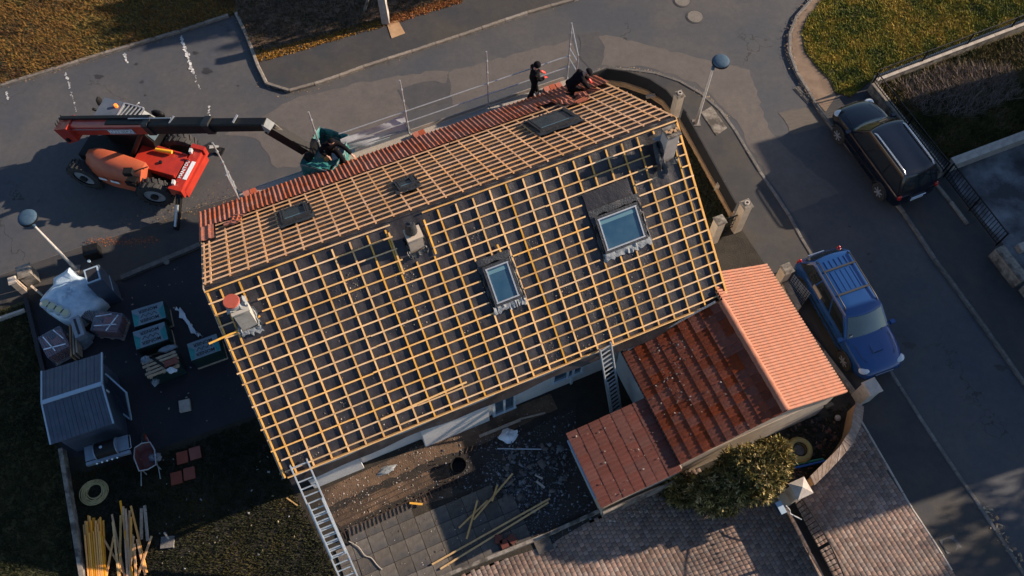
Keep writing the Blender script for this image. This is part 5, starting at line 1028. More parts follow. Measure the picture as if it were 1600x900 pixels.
person('worker in black with red gloves crouching on the new tiles at the upper right corner', at(898, 144, 3.30), HA - .15, cr, M_redg, 'workers in dark clothes')
p0 = T.matrix_basis @ (Vector((8.22, .22, 3.36)) + BL)
bsk = dict(pel=(.02, 0, .95), che=(.16, .03, 1.27), nek=(.22, .04, 1.48), hea=(.29, .05, 1.60), fac=(.7, 0, .35), shl=(.18, .21, 1.37), shr=(.15, -.19, 1.37), ell=(.40, .40, 1.18), elr=(.10, -.36, 1.14), wrl=(.62, .50, 1.02), wrr=(.30, -.22, 1.02), hil=(.02, .11, .90), hir=(.0, -.10, .90), knl=(.42, .20, .72), knr=(-.02, -.12, .47), anl=(.52, .24, .30), anr=(-.05, -.12, .08), tol=(.70, .28, .20), tor=(.12, -.13, .03))
person('worker in dark clothes leaning out of the green basket over the new tiles', p0, R(-62), bsk, None, 'workers in dark clothes')
# ---------------------------------------------------------------- patio slabs, trench and building rubble
pat = sroot('patio', 'terrace of grey concrete slabs south of the house', (OX, OY, 0), HA)
PP = pts('533,842 640,797 708,777 745,760 795,772 830,838 862,848 690,903 600,950 560,975', .12); sl_me = [B().box((0, 0, 0), (.485, .485, .05)).mesh('paving_slab', mat('slab_concrete', (.070, .062, .055), (.125, .108, .090), 4, .9, .6, 50, orand=.25, c3=(.06, .058, .06), sc3=1.2))]
HI = HM.inverted(); loc = [HI @ p for p in PP]
for i in range(-4, 24):
    for j in range(-26, 0):
        c = np.array([[.1 + i * .5, -4.5 + j * .5]])
        if inpoly(c, loc)[0]: inst('paving_slab', sl_me[0], pat, Matrix.Translation((c[0, 0], c[0, 1], .115 + random.uniform(-.006, .006))) @ Matrix.Rotation(random.uniform(-.012, .012), 4, 'Z') @ Matrix.Rotation(random.uniform(-.01, .01), 4, 'X'))
struct(B().prism(pts('528,838 640,792 710,770 750,752 800,765 838,835 868,848 690,905 600,955 560,985', .1), .08, .105).build('patio_bed', M_soild))
def scat(name, poly, n, sz, cols, z=.11, cl=None, **kw):
    P = sample(pts(poly, .1), n); 
    if cl: P = np.concatenate([P] + [rng.normal(0, r, (k, 2)) + np.array(at(u, v, .1).xy) for u, v, r, k in cl])
    return chips(name, np.concatenate([P, np.full((len(P), 1), z)], 1), sz, cols, kind='stuff', **kw)
plaster = [(.30, .26, .22), (.20, .16, .12), (.14, .10, .07), (.42, .38, .34), (.12, .075, .05), (.18, .10, .07)]
scat('earth_debris', '498,768 640,704 745,660 860,615 872,640 765,690 715,715 708,775 640,795 545,836', 1000, (.008, .045), plaster, cl=[(560, 780, .35, 130), (600, 790, .3, 80), (650, 705, .2, 50), (525, 795, .2, 50), (640, 745, .3, 40)])
gr = [(.05, .055, .07), (.10, .11, .13), (.035, .04, .05), (.16, .17, .19), (.07, .06, .055), (.22, .23, .25)]
scat('rubble', '745,690 900,640 905,700 945,800 860,850 800,830 750,770 710,760', 1300, (.010, .07), gr, cl=[(820, 745, .55, 600), (840, 790, .5, 350), (780, 740, .3, 160), (700, 740, .5, 100)])
scat('rubble_shards', '790,700 880,690 890,770 830,800 780,770', 110, (.06, .20), [(.10, .11, .12), (.16, .17, .18), (.05, .05, .055), (.12, .10, .09)], z=.13)
scat('patio_dirt', '700,745 860,800 850,848 790,850 700,800', 350, (.006, .03), [(.03, .026, .022), (.06, .05, .04), (.10, .09, .08)], z=.145)
scat('patio_grit', '533,842 708,777 830,838 690,903 560,975', 200, (.01, .04), plaster, z=.145)
scat('yard_scraps', '120,470 300,400 330,520 400,640 240,700 120,700', 60, (.02, .09), [(.2, .2, .22), (.3, .26, .2), (.12, .1, .1)])
scat('lawn_scraps', '240,720 420,680 500,860 250,900', 60, (.02, .07), [(.4, .4, .4), (.3, .25, .15), (.2, .2, .2)], z=.13)
scat('drive_debris', '950,815 1010,785 1020,800 955,825', 60, (.02, .07), [(.42, .38, .32), (.3, .24, .18), (.2, .16, .12)], z=.13)
# reinforcing mesh standing along the trench
t = thing('rebar_mesh', 'rusty reinforcing mesh laid in the trench with its bar ends sticking out', 'steel mesh', (0, 0, 0)); M_rust = mat('rusty_steel', (.035, .022, .016), (.07, .04, .025), 12, .8)
a, b_ = at(533, 838, .16), at(716, 752, .16); d = (b_ - a).normalized(); nn = Vector((-d.y, d.x, 0))
for k in range(30): p = a.lerp(b_, k / 29); B().bar(p - nn * .14 + Vector((0, 0, .02)), p + nn * (.12 + .04 * (k % 2)) , .022).build('cross_bar', M_rust, t)
for k in range(5): B().bar(a + nn * (.1 + .16 * k), b_ + nn * (.1 + .16 * k) - d * (.1 * k), .018).build('long_bar', M_rust, t)
for k in range(8): p = at(676 + 2 * k, 718 + 5.5 * k, .2); B().bar(p, p + Vector((.28, .05, .02)), .018).build('cross_bar', M_rust, t)
for k in range(7): p = at(728 + 8 * k, 708 - 3.2 * k, .2); B().bar(p, p + Vector((.06, .18, .02)), .018).build('cross_bar', M_rust, t)
def plank(u0, v0, u1, v1, m, label, z0=.17, z1=None, w_=.052, h_=.035, cat='batten', g=None):
    return tag(B().bar(at(u0, v0, z0), at(u1, v1, z0 if z1 is None else z1), w_, h_).build('batten' if cat == 'batten' else cat, m), label, cat, g)
M_wy = mat('yellowed_timber', (.42, .25, .09), (.55, .35, .15), 5, .7, orand=.15)
plank(717, 825, 762, 782, M_wy, 'short batten crossing below the others on the patio', .17, .20); plank(740, 812, 801, 740, M_wy, 'longest of the crossed battens pointing up to the rubble', .20, .28)
plank(729, 842, 746, 782, M_wy, 'pale steep batten crossing the others on the patio', .23, .24); plank(769, 783, 777, 758, M_wy, 'shortest batten lying in the rubble beside the long one', .3, .22)
plank(675, 882, 859, 779, M_wy, 'upper of the two long parallel battens by the terrace edge', .18, .22); plank(688, 889, 857, 785, M_wy, 'lower of the two long parallel battens by the terrace edge', .18, .20)
plank(749, 682, 813, 656, M_woodd, 'weathered plank on the earth below the house window', .16, .2, .09); plank(812, 655, 852, 645, M_woodd, 'thin plank in the dark corner under the eave', .16, .2); plank(777, 701, 846, 702, M_alu, 'thin metal strip lying left of the lean-to', .16, .2, .03)
plank(838, 752, 851, 762, M_concl, 'upper small pale offcut in the rubble', .22, .24, .06); plank(836, 742, 848, 748, M_concl, 'small pale offcut above another in the rubble', .2, .24, .05)
plank(448, 778, 465, 790, M_wy, 'small stick on the dark lawn left of the ladder', .13, .13, .04); plank(640, 786, 660, 788, M_wood, 'orange offcut on the edge of the trench', .2, .2, .06)
for i, (u, v) in enumerate([(779, 843), (788, 850), (800, 843)]): tag(B().box(at(u, v, .2), (.22, .26, .14), rz=.4 * i).build('red_block', M_tiles), ['left red block by the terrace edge', 'middle red block by the terrace edge', 'right red block by the terrace edge'][i], 'block', 'red blocks by the terrace edge')
tag(B().tube(smooth(pts('545,846 560,855 570,868 580,872 590,884 597,890', .17), 20), .016, 5).build('bent_stick', M_concl, smooth=60), 'bent pale stick on the sunlit patio slabs', 'stick')
t = thing('tub', 'round black tub on the dark ground above the patio', 'tub', at(717, 730, .1)); B().cyl((0, 0, 0), (0, 0, .28), .20, .24, 22, caps=False).cyl((0, 0, 0), (0, 0, .03), .2, n=22).build('shell', M_blk, t, 40); B().cyl((0, 0, .26), (0, 0, .29), .255, .255, 22, caps=False).build('rim', M_plas, t)
def crumpled(name, u, v, z, rx, ry, h, m, label, cat, seed, rz=0, n=13, amp=.35):
    r = random.Random(seed); P = []
    for j in range(7):
        t_ = j / 6; k = math.cos(t_ * math.pi / 2); P.append([(rx * k * (1 + r.uniform(-amp, amp)) * math.cos(i * 2 * math.pi / n), ry * k * (1 + r.uniform(-amp, amp)) * math.sin(i * 2 * math.pi / n), h * math.sin(t_ * math.pi / 2) * (1 + r.uniform(-.3, .3))) for i in range(n)])
    o = B(Matrix.Translation(at(u, v, z)) @ Matrix.Rotation(rz, 4, 'Z')).loft(P).build(name, m, None, 60); return tag(o, label, cat)
crumpled('plastic_bag', 795, 681, .1, .30, .20, .16, M_white, 'crumpled white plastic bag in the dark corner by the house', 'bag', 3, .3)
crumpled('grey_scrap', 603, 735, .1, .30, .12, .05, M_lead, 'torn grey sheet on the earth strip', 'scrap', 5, .5)

# ---------------------------------------------------------------- ladders
def ladder(a, b_, wd, n, m, label, ext=None):
    a, b_ = Vector(a), Vector(b_); d = b_ - a; L = d.length; X = d / L; S = Vector((0, 0, 1)).cross(X).normalized(); t = thing('ladder', label, 'ladder', a); Z = X.cross(S)
    for s in (-1, 1): B().bar(S * s * wd / 2, S * s * wd / 2 + d, .035, .07, up=Z).build('rail', m, t)
    r_ = B().bar(-S * wd / 2, S * wd / 2, .03, .03, up=Z).mesh('rung', m)
    for i in range(n): inst('rung', r_, t, Matrix.Translation(X * (L * (i + .6) / n)))
    if ext:
        e0, e1 = ext; w2 = wd * .84
        for s in (-1, 1): B().bar(S * s * w2 / 2 + X * L * e0 + Z * .06, S * s * w2 / 2 + X * L * e1 + Z * .06, .03, .06, up=Z).build('rail', m, t)
        for i in range(int(n * (e1 - e0))): inst('rung', r_, t, Matrix.Translation(X * (L * e0 + L * (i + .3) / n) + Z * .06))
    return t
ladder(at(555, 925, .12), at(466, 722, 3.35), .47, 19, M_alu, 'long aluminium ladder leaning on the lower left corner of the roof', (.30, .72))
ladder(at(962, 640, .1), at(946, 541, 3.40), .40, 16, M_alu, 'aluminium ladder against the eave beside the annex', (.0, .52))

# ---------------------------------------------------------------- left yard
# small shed
SH = [at(66, 581, 1.6), at(160, 552, 1.6), at(160, 600, 2.0), at(66, 630, 2.0), at(80, 695, 1.6), at(178, 662, 1.6)]
t = thing('garden_shed', 'small garden shed with a blue grey panelled roof and pale trim', 'shed', (0, 0, 0))
E0, E1, R1, R0, F0, F1 = SH; ins = lambda p, q, k: p.lerp(q, k)
fl = [ins(E0, F1, .07), ins(E1, F0, .07), ins(F1, E0, .07), ins(F0, E1, .07)]; B().prism([(p.x, p.y) for p in fl], .1, 1.56).build('wall', M_bluepaint, t)
for (A_, B_, C_, D_) in ((E0, E1, R1, R0), (F0, F1, R1, R0)):
    n = 15
    for i in range(n):
        p, q = A_.lerp(B_, (i + .04) / n), A_.lerp(B_, (i + .96) / n); r, s = D_.lerp(C_, (i + .04) / n), D_.lerp(C_, (i + .96) / n); z = Vector((0, 0, .03)); b = B(); z2 = Vector((0, 0, .022 if i % 2 else .03)); b.add([p, q, s, r, p + z2, q + z2, s + z2, r + z2], [(0, 1, 2, 3), (4, 5, 6, 7), (0, 1, 5, 4), (1, 2, 6, 5), (2, 3, 7, 6), (3, 0, 4, 7)]); b.build('roof_panel', M_bluepaint, t)
    B().bar(A_ + Vector((0, 0, .03)), D_ + Vector((0, 0, .03)), .04, .07).build('trim', M_trim, t); B().bar(B_ + Vector((0, 0, .03)), C_ + Vector((0, 0, .03)), .04, .07).build('trim', M_trim, t)
B().bar(R0 + Vector((0, 0, .045)), R1 + Vector((0, 0, .045)), .12, .05).build('ridge_cap', M_trim, t)
for p, q in ((at(165, 584, 1.5), at(197, 613, 1.45)), (at(197, 613, 1.45), at(205, 656, .15)), (at(172, 631, .4), at(203, 655, .15))): B().bar(p, q, .045, .05).build('door_frame', M_trim, t)
B().add([at(167, 586, 1.48), at(196, 613, 1.43), at(203, 653, .2), at(173, 631, .42)], [(0, 1, 2, 3)]).build('door', M_bluepaint, t); B().box(at(167, 613, 1.3), (.06, .12, .2)).build('door_handle', M_white, t)
# gas barbecue
a, b_ = at(134, 712, .85), at(202, 692, .85); t = thing('barbecue', 'gas barbecue with steel side shelves below the small shed', 'barbecue', Vector((*(a + (b_ - a) / 2).xy, .1)), math.atan2(b_.y - a.y, b_.x - a.x)); L = (b_ - a).length
M_steel = mat('steel_shelf', (.20, .25, .31), (.26, .31, .37), 5, .35, metal=.5)
B().box((0, .0, .4), (L * .5, .48, .75)).build('cart', M_blk, t); B().box((-L * .38, .02, .80), (L * .24, .46, .04)).build('side_shelf', M_steel, t); B().box((L * .38, .02, .80), (L * .24, .46, .04)).build('side_shelf', M_steel, t)
rr = [[(x, .25 * math.cos(k * math.pi / 10), .80 + .26 * math.sin(k * math.pi / 10)) for k in range(11)] for x in (-L * .24, L * .22)]; B().loft(rr).build('hood', M_blk, t, 40)
for x in (-L * .25, L * .235): B().loft([[(x + q, .27 * math.cos(k * math.pi / 10), .80 + .28 * math.sin(k * math.pi / 10)) for k in range(11)] for q in (0, .03)]).build('hood_end', M_steel, t)
B().cyl((-.08, 0, 1.06), (-.08, 0, 1.075), .045, n=14).build('thermometer', M_chr, t); pn = B().box((0, -.29, .74), (L, .10, .13)).build('control_panel', M_steel, t)
for k in range(5): B().cyl((-L * .26 + k * .15, -.34, .76), (-L * .26 + k * .15, -.37, .79), .028, n=10).build('knob', M_chr, pn)
B().tube([(L * .5, -.2, .8), (L * .55, -.2, .82), (L * .55, .22, .82), (L * .5, .22, .8)], .015, 6).build('handle', M_chr, t)
# wheelbarrow
t = thing('wheelbarrow', 'red wheelbarrow with dirty tray right of the barbecue', 'wheelbarrow', at(237, 721, .1), R(112)); tr = [[(x * k, y * k, z) for x, y in ((-.38, -.26), (.1, -.32), (.40, -.24), (.46, 0), (.40, .24), (.1, .32), (-.38, .26), (-.43, 0))] for k, z in ((.62, .30), (.98, .55))]
B().loft(tr, caps=False).add([p for p in tr[0]], [tuple(range(8))]).build('tray', mat('barrow_red', (.16, .03, .025), (.09, .05, .05), 5, .6), t); B().tube([Vector(p) * 1.01 for p in tr[1]], .02, 6, closed=True).build('tray_rim', M_galv, t)
B().cyl((.72, -.05, .19), (.72, .05, .19), .19, n=18).build('wheel', M_tyre, t); B().cyl((.72, -.06, .19), (.72, .06, .19), .12, n=14).build('rim', mat('rim_red', (.45, .05, .03), rough=.5), t)
for s in (-1, 1): B().tube([(.75, s * .07, .19), (.2, s * .2, .28), (-.5, s * .27, .42), (-.85, s * .29, .55)], .016, 6).build('handle', M_galv, t); B().bar((-.3, s * .22, .4), (-.36, s * .22, 0), .03).build('leg', M_galv, t)
crumpled('cement_bag', 243, 715, .45, .18, .14, .16, mat('bag_paper', (.14, .16, .2), (.22, .22, .24), 5, .8), 'grey paper bag lying in the wheelbarrow tray', 'bag', 4)
M_terr = mat('terracotta_slab', (.19, .045, .028), (.24, .06, .038), 5, .8, orand=.15)
for (u, v), l_ in zip([(285, 715), (305, 708), (276, 747), (296, 740)], ['upper left', 'upper right', 'lower left', 'lower right']): tag(B().box(at(u, v, .16), (.34, .38, .06), rz=.28 + random.uniform(-.06, .06)).build('terracotta_slab', M_terr), f'{l_} red slab of the four on the dark lawn', 'slab', 'red slabs on the lawn')
# hose coil
t = thing('hose_coil', 'loosely coiled pale yellow hose by the left boundary wall', 'hose', at(148, 769, .12)); M_hose = mat('pale_hose', (.38, .30, .13), (.46, .37, .18), 8, .6)
r_ = random.Random(5)
for k in range(15):
    rad = .22 + .012 * k + r_.uniform(-.015, .015); cx, cy = r_.uniform(-.04, .04), r_.uniform(-.04, .04); B().tube([(cx + rad * (1 + .05 * math.sin(2 * a_ + k)) * math.cos(a_), cy + rad * math.sin(a_), .02 + .012 * (k % 5) + .01 * math.sin(3 * a_ + k)) for a_ in np.linspace(0, 2 * math.pi, 30)[:-1]], .012, 5, closed=True).build('hose_loop', M_hose, t)
B().tube([(.4 * math.cos(a_), .42 * math.sin(a_), .02) for a_ in np.linspace(2.3, 4.4, 14)], .012, 5).build('hose_end', M_hose, t)
# bundle of new battens and a loose heap
t = thing('batten_bundle', 'tidy bundle of new orange battens along the boundary wall', 'battens', (0, 0, 0)); M_or = mat('orange_batten', (.80, .31, .02), (.86, .38, .04), 5, .6, orand=.2)
for k in range(14):
    u = 131 + k * 2.35; y0 = 806 + random.uniform(-6, 10) + (6 if k < 2 else 0); z = .16 + .05 * (k % 3); B().bar(at(u, y0, z), at(u + 10 - k * .35, 930 + random.uniform(-5, 5), z), .042, .05).build('batten', M_or, t)
for k in range(9): u = 133 + k * 3.3; B().bar(at(u, 825 + random.uniform(-8, 14), .30), at(u + 8, 930, .28), .042, .05).build('batten', M_or, t)
hp = [(700, 515, 790, 960, 0), (752, 430, 832, 930, 1), (770, 465, 800, 940, 0), (818, 462, 918, 880, 1), (650, 672, 785, 900, 0), (712, 650, 665, 900, 1), (948, 650, 862, 895, 0), (810, 490, 795, 900, 0), (825, 640, 862, 940, 2), (856, 670, 908, 895, 0), (755, 520, 748, 900, 2), (785, 480, 818, 920, 0), (820, 530, 815, 940, 1), (835, 650, 800, 960, 0), (705, 560, 745, 930, 2), (840, 700, 850, 960, 0)]
ml = [M_wood2, M_or, M_wy]
where = ['leftmost pale', 'longest orange', 'upper pale', 'right orange slanting', 'left crossing pale', 'left orange upright', 'right crossing pale', 'middle pale', 'lower tan', 'right lower pale', 'left tan', 'second middle pale', 'central orange', 'lower crossing pale', 'left slanting tan', 'lower middle pale']
for i, (a0, a1, b0, b1, k) in enumerate(hp): tag(B().bar(at(a0 / 4, 675 + a1 / 4, .16 + .02 * i), at(b0 / 4, 675 + b1 / 4, .14 + .015 * ((i * 7) % 9)), .055, .035).build('batten', ml[k]), f'{where[i]} batten of the loose heap beside the tidy bundle', 'batten', 'loose heap of battens')
for i, (u0, v0, u1, v1) in enumerate([(221, 794, 221, 843), (226, 790, 231, 845)]): tag(B().bar(at(u0, v0, .14), at(u1, v1, .14), .09, .03).build('grey_plank', M_woodd), ['left of the two short grey planks on the lawn', 'right of the two short grey planks on the lawn'][i], 'plank', 'short grey planks')
t = thing('parasol_base', 'grey concrete block with a short post on the lawn', 'block', at(263, 848, .1), .1); B().box((0, 0, .05), (.38, .34, .12)).build('block', M_kerbd, t); B().cyl((.03, .1, .1), (.03, .2, .45), .03, n=8).build('post', M_concl, t)
tag(B().box(at(289, 634, .16), (.34, .38, .12), rz=.25).build('paving_block', M_concl), 'lone pale block on the dark yard tarmac', 'block')
# wrapped tile packs with printing
M_wrap = mat('grey_blue_wrap', (.13, .18, .22), (.18, .24, .28), 2, .45, .5, 14); M_teal = mat('teal_wrap', (.01, .16, .17), (.02, .24, .24), 4, .4, .5, 14); M_dkg = mat('dark_green_wrap', (.006, .022, .022), (.01, .035, .034), 3, .5, .6, 12); M_ink = mat('black_print', (.012, .014, .018), rough=.6)
def pack(q, label):
    A_, B_, C_, D_ = [at(u, v, .85) for u, v in q]; c = (A_ + B_ + C_ + D_) / 4; X = ((B_ - A_) + (C_ - D_)); rz = math.atan2(X.y, X.x); L = X.length / 2; W_ = ((A_ - D_) + (B_ - C_)).length / 2
    t = thing('tile_pack', label, 'tile pack', Vector((c.x, c.y, .1)), rz, 'wrapped packs of tiles on the yard')
    B().loft([[(x * k, y * k, z) for x, y in ((-L / 2, -W_ / 2), (L / 2, -W_ / 2), (L / 2, W_ / 2), (-L / 2, W_ / 2))] for k, z in ((.98, .12), (1.0, .70), (.97, .748))]).build('wrapping', M_dkg, t)
    B().box((0, 0, .748), (L * .97, W_ * .97, .012)).build('top_sheet', M_wrap, t); B().box((0, 0, .05), (L, W_, .1)).build('pallet', M_woodd, t)
    for s in (-1, 1): B().add([(s * L * .48, -W_ * .45, .7565), (s * L * .48, W_ * .3, .7565), (s * L * .30, W_ * .05, .7565), (s * L * .36, -W_ * .45, .7565)], [(0, 1, 2, 3)]).build('teal_corner', M_teal, t)
    for y in (.27, -.27): text_mesh('printing', 'MONIER', .165, M_ink, t, Matrix.Translation((0, y * W_ / .62 * .62, .757)) @ Matrix.Rotation(math.pi, 4, 'Z'))
    B().tube([(x, (.05 if k % 2 else -.06), .757) for k, x in enumerate(np.linspace(-L * .25, L * .25, 7))], .012, 4).build('printing', M_ink, t)
pack([(205, 485), (255, 470), (260, 496), (209, 512)], 'upper green wrapped tile pack of the pair on the yard'); pack([(207, 519), (257, 502), (264, 530), (212, 547)], 'lower green wrapped tile pack of the pair on the yard'); pack([(292, 537), (339, 521), (346, 547), (298, 565)], 'lone wrapped tile pack in the dark beside the left gable')
# opened pallet with slats
A_, B_, C_, D_ = [at(u, v, .75) for u, v in ((222, 566), (276, 545), (284, 573), (229, 593))]; c = (A_ + B_ + C_ + D_) / 4; rz = math.atan2((B_ - A_).y, (B_ - A_).x); L, W_ = (B_ - A_).length, (A_ - D_).length
t = thing('slatted_pallet', 'opened pallet of pale slats and a broken red tile', 'pallet', Vector((c.x, c.y, .1)), rz); B().box((0, 0, .3), (L * .96, W_ * .96, .58)).build('goods', M_dkg, t)
for k in range(5): B().box((random.uniform(-.03, .03), -W_ / 2 + W_ * (k + .5) / 5, .65 + .005 * (k % 2)), (L * random.uniform(.9, 1.0), W_ * .13, .025), rz=random.uniform(-.03, .03)).build('slat', mat('pallet_slat', (.34, .24, .15), (.44, .32, .21), 5, .8, orand=.2), t)
for k in range(3): B().box((-L * .38 + k * L * .38, 0, .62), (.09, W_, .03)).build('bearer', M_woodd, t)
B().bar((-.2, .3, .69), (.22, -.36, .69), .09, .012).build('strap', M_blk, t); tag(B().box(at(267, 566, .83), (.42, .2, .05), rz=rz).build('broken_tile', M_terr), 'broken red tile on the slatted pallet', 'tile')
crumpled('plastic_scrap', 268, 579, .8, .16, .10, .1, M_white, 'white plastic scrap on the slatted pallet', 'scrap', 8); crumpled('plastic_scrap', 243, 596, .4, .12, .16, .2, mat('dull_film', (.2, .24, .28), rough=.4), 'dull plastic film hanging below the slatted pallet', 'scrap', 9); crumpled('plastic_scrap', 228, 562, .75, .14, .14, .1, MATS['dull_film'], 'dull plastic film at the left end of the slatted pallet', 'scrap', 10); crumpled('plastic_scrap', 262, 545, .7, .28, .10, .1, MATS['dull_film'], 'brownish film above the slatted pallet', 'scrap', 12, .3)
P = [[at(277 + 4.5 * j + dx + 3 * math.sin(j * 2), 482 + 6 * j + 3 * math.sin(j * 3.1 + dx), .13 + .05 * abs(math.sin(j * 1.7 + dx))) for dx in (-4, -1.5, 1.5, 4 + 1.5 * math.sin(j))] for j in range(8)]; tag(B().grid(P).build('film_strip', M_white, None, 40), 'long crumpled strip of white film on the yard', 'film')
# shrink wrapped tile pallets, boards
M_film2 = mat('shrink_film', (.22, .25, .33), (.30, .32, .40), 4, .2, .9, 10, alpha=.28, spec=1.); M_terr2 = mat('wrapped_tiles', (.16, .06, .05), (.24, .09, .07), 6, .7, orand=.3)
def wrapped(q, z, label, seed):
    P_ = [at(u, v, z) for u, v in q]; c = sum(P_, Vector()) / 4; X = (P_[1] - P_[0]) + (P_[2] - P_[3]); rz = math.atan2(X.y, X.x); L = X.length / 2; W_ = ((P_[0] - P_[3]) + (P_[1] - P_[2])).length / 2; t = thing('wrapped_pallet', label, 'pallet', Vector((c.x, c.y, .1)), rz, 'shrink wrapped pallets of tiles')
    for k in range(3): B().box((0, -W_ * .4 + k * W_ * .4, .05), (L, .1, .09)).build('bearer', M_woodd, t)
    for k in range(7): B().box((-L / 2 + L * (k + .5) / 7, 0, .105), (L * .11, W_, .02)).build('slat', MATS['pallet_slat'], t)
    h = z - .16; me = B().box((0, 0, 0), (L * .055, W_ * .40, h * .94)).mesh('stacked_tile', M_terr2)
    for k in range(12):
        for s in (-1, 1):
            if s == 1 and 4 < k < 8: continue
            inst('stacked_tile', me, t, Matrix.Translation((-L * .43 + k * L * .078, s * W_ * .22, .12 + h * .47)) @ Matrix.Rotation(random.uniform(-.06, .06), 4, 'Y'))
    tag_t = B().box((L * .1, .0, .12 + h * .93), (L * .35, W_ * .3, .05), rz=.1).build('loose_top_tile', M_terr, t)
    r = random.Random(seed); rg = [(-.52, -.5), (0, -.53), (.52, -.5), (.53, 0), (.5, .52), (0, .53), (-.5, .5), (-.53, 0)]
    B().loft([[(x * L * k * (1 + r.uniform(-.03, .03)), y * W_ * k * (1 + r.uniform(-.03, .03)), zz + r.uniform(-.02, .02)) for x, y in rg] for k, zz in ((1.02, .12), (1.0, .12 + h * .5), (1.0, .14 + h), (.6, .17 + h))]).build('shrink_film', M_film2, t, 30)
    B().bar((-L * .5, -W_ * .1, .17 + h), (L * .4, -W_ * .35, .17 + h), .04, .01).bar((-L * .3, W_ * .4, .17 + h), (-L * .1, -W_ * .4, .17 + h), .03, .01).bar((L * .2, W_ * .45, .17 + h), (L * .42, -W_ * .1, .17 + h), .03, .01).build('film_strap', M_white, t)
wrapped([(66, 528), (98, 508), (107, 545), (72, 562)], .75, 'shrink wrapped tile pallet at the far left above the shed', 2); wrapped([(141, 505), (160, 488), (186, 492), (186, 532)], .75, 'shrink wrapped tile pallet between shed and tile packs', 3)
t = thing('board_stack', 'upright stack of dark slatted boards beside the white bundle', 'boards', (0, 0, 0))
for k in range(9): B().bar(at(124 + 4 * k, 482 + 1.5 * k, .5), at(133 + 4 * k, 500 + 1.6 * k, .5), .04, .5).build('board', mat('grey_slate_board', (.10, .10, .11), (.15, .15, .16), 5, .7, orand=.2), t)
t = thing('plank_pair', 'brown planks standing between the wrapped tile pallets', 'planks', (0, 0, 0))
for k in range(3): B().bar(at(113 + 4 * k, 508 - k, .4), at(115 + 4.5 * k, 560 - k * 3, .4), .05, .4).build('plank', [M_renda, M_woodd, M_woodd][k], t)
t = thing('film_roll', 'grey wrapped roll standing upright left of the wrapped pallet', 'roll', at(122, 517, .1)); a_, b2 = at(118, 498, .8) - at(122, 517, .1), at(128, 528, .8) - at(122, 517, .1); B().bar(a_, b2, .30, .28).build('roll', mat('grey_roll', (.18, .21, .25), (.24, .27, .31), 4, .5), t); B().bar(a_ * .9 + b2 * .1 + Vector((0, 0, .143)), b2 * .9 + a_ * .1 + Vector((0, 0, .143)), .08, .004).build('print_band', M_ink, t)
crumpled('film_heap', 133, 533, .1, .32, .26, .55, MATS['dull_film'], 'heap of dull plastic film between the pallets above the shed', 'film', 21)
# big white wrapped bundle with four roll ends
BW = pts('65,474 72,458 82,446 84,436 100,424 110,418 122,432 138,436 160,446 152,458 164,468 150,484 134,490 124,500 106,505 92,500 76,490', .7); c = sum(BW, Vector()) / len(BW); r = random.Random(9)
t = thing('wrapped_bundle', 'large white film wrapped bundle with four pale roll ends showing', 'bundle', Vector((c.x, c.y, .1)))
rg = [p - Vector((c.x, c.y, .1)) for p in BW]; P = []
for k, z in ((.93, 0), (.99, .3), (1.0, .58), (.93, .72), (.72, .80), (.5, .84), (.28, .90), (.1, .88)): P.append([(p.x * k * (1 + r.uniform(-.05, .05)), p.y * k * (1 + r.uniform(-.05, .05)), z + (r.uniform(-.06, .06) if z > .5 else 0)) for p in rg])
M_wf = mat('white_film', (.34, .46, .56), (.56, .66, .74), 3, .32, 1.2, 6, spec=.7); B().loft(P).build('film', M_wf, t, 50)
for u, v in ((74, 477), (84, 481.5), (95, 486.5), (105.5, 492)):
    p = at(u, v, .80) - Vector((c.x, c.y, .1)); o = B().cyl((p.x, p.y, .3), (p.x, p.y, .86), .17, n=18).build('roll', mat('roll_film', (.36, .42, .44), rough=.4), t, 40); B().cyl((p.x, p.y, .85), (p.x, p.y, .873), .12, n=18).build('roll_end', mat('roll_end', (.46, .46, .30), rough=.6), o)
# tall dark cabinet
t = thing('site_cabinet', 'tall dark blue cabinet with a white framed top beside the white bundle', 'cabinet', at(176, 462, .1), R(24)); h = 1.55
B().box((0, 0, h / 2), (.50, .62, h)).build('cabinet_body', M_bluepaint, t); B().box((-.02, 0, h + .01), (.40, .50, .03)).build('top_panel', M_yard, t)
for c_, d in (((-.02, .25, h + .02), (.44, .04, .04)), ((-.02, -.25, h + .02), (.44, .04, .04)), ((-.22, 0, h + .02), (.04, .46, .038)), ((.18, 0, h + .02), (.04, .46, .038))): B().box(c_, d).build('top_frame', M_trim, t)
B().bar((.26, -.3, .75), (.26, .3, .75), .02, .03).build('door_seam', M_trim, t); B().bar((.0, .42, .0), (.05, .40, 1.75), .05).build('corner_post', M_blk, t); B().cyl((.05, .40, 1.75), (.05, .40, 1.80), .05, n=8).build('post_cap', M_trim, t)
tag(B().box(at(148, 398, .1) + Vector((0, 0, .2)), (.5, .4, .4), rz=.3).build('dark_crate', M_blk), 'dark crate behind the tall cabinet by the pavement', 'crate')
tag(B().cyl(at(260, 409, .3), at(260, 409, .34), .10, n=12).build('round_disc', M_kerbd), 'small round cap on the low dark wall', 'disc')

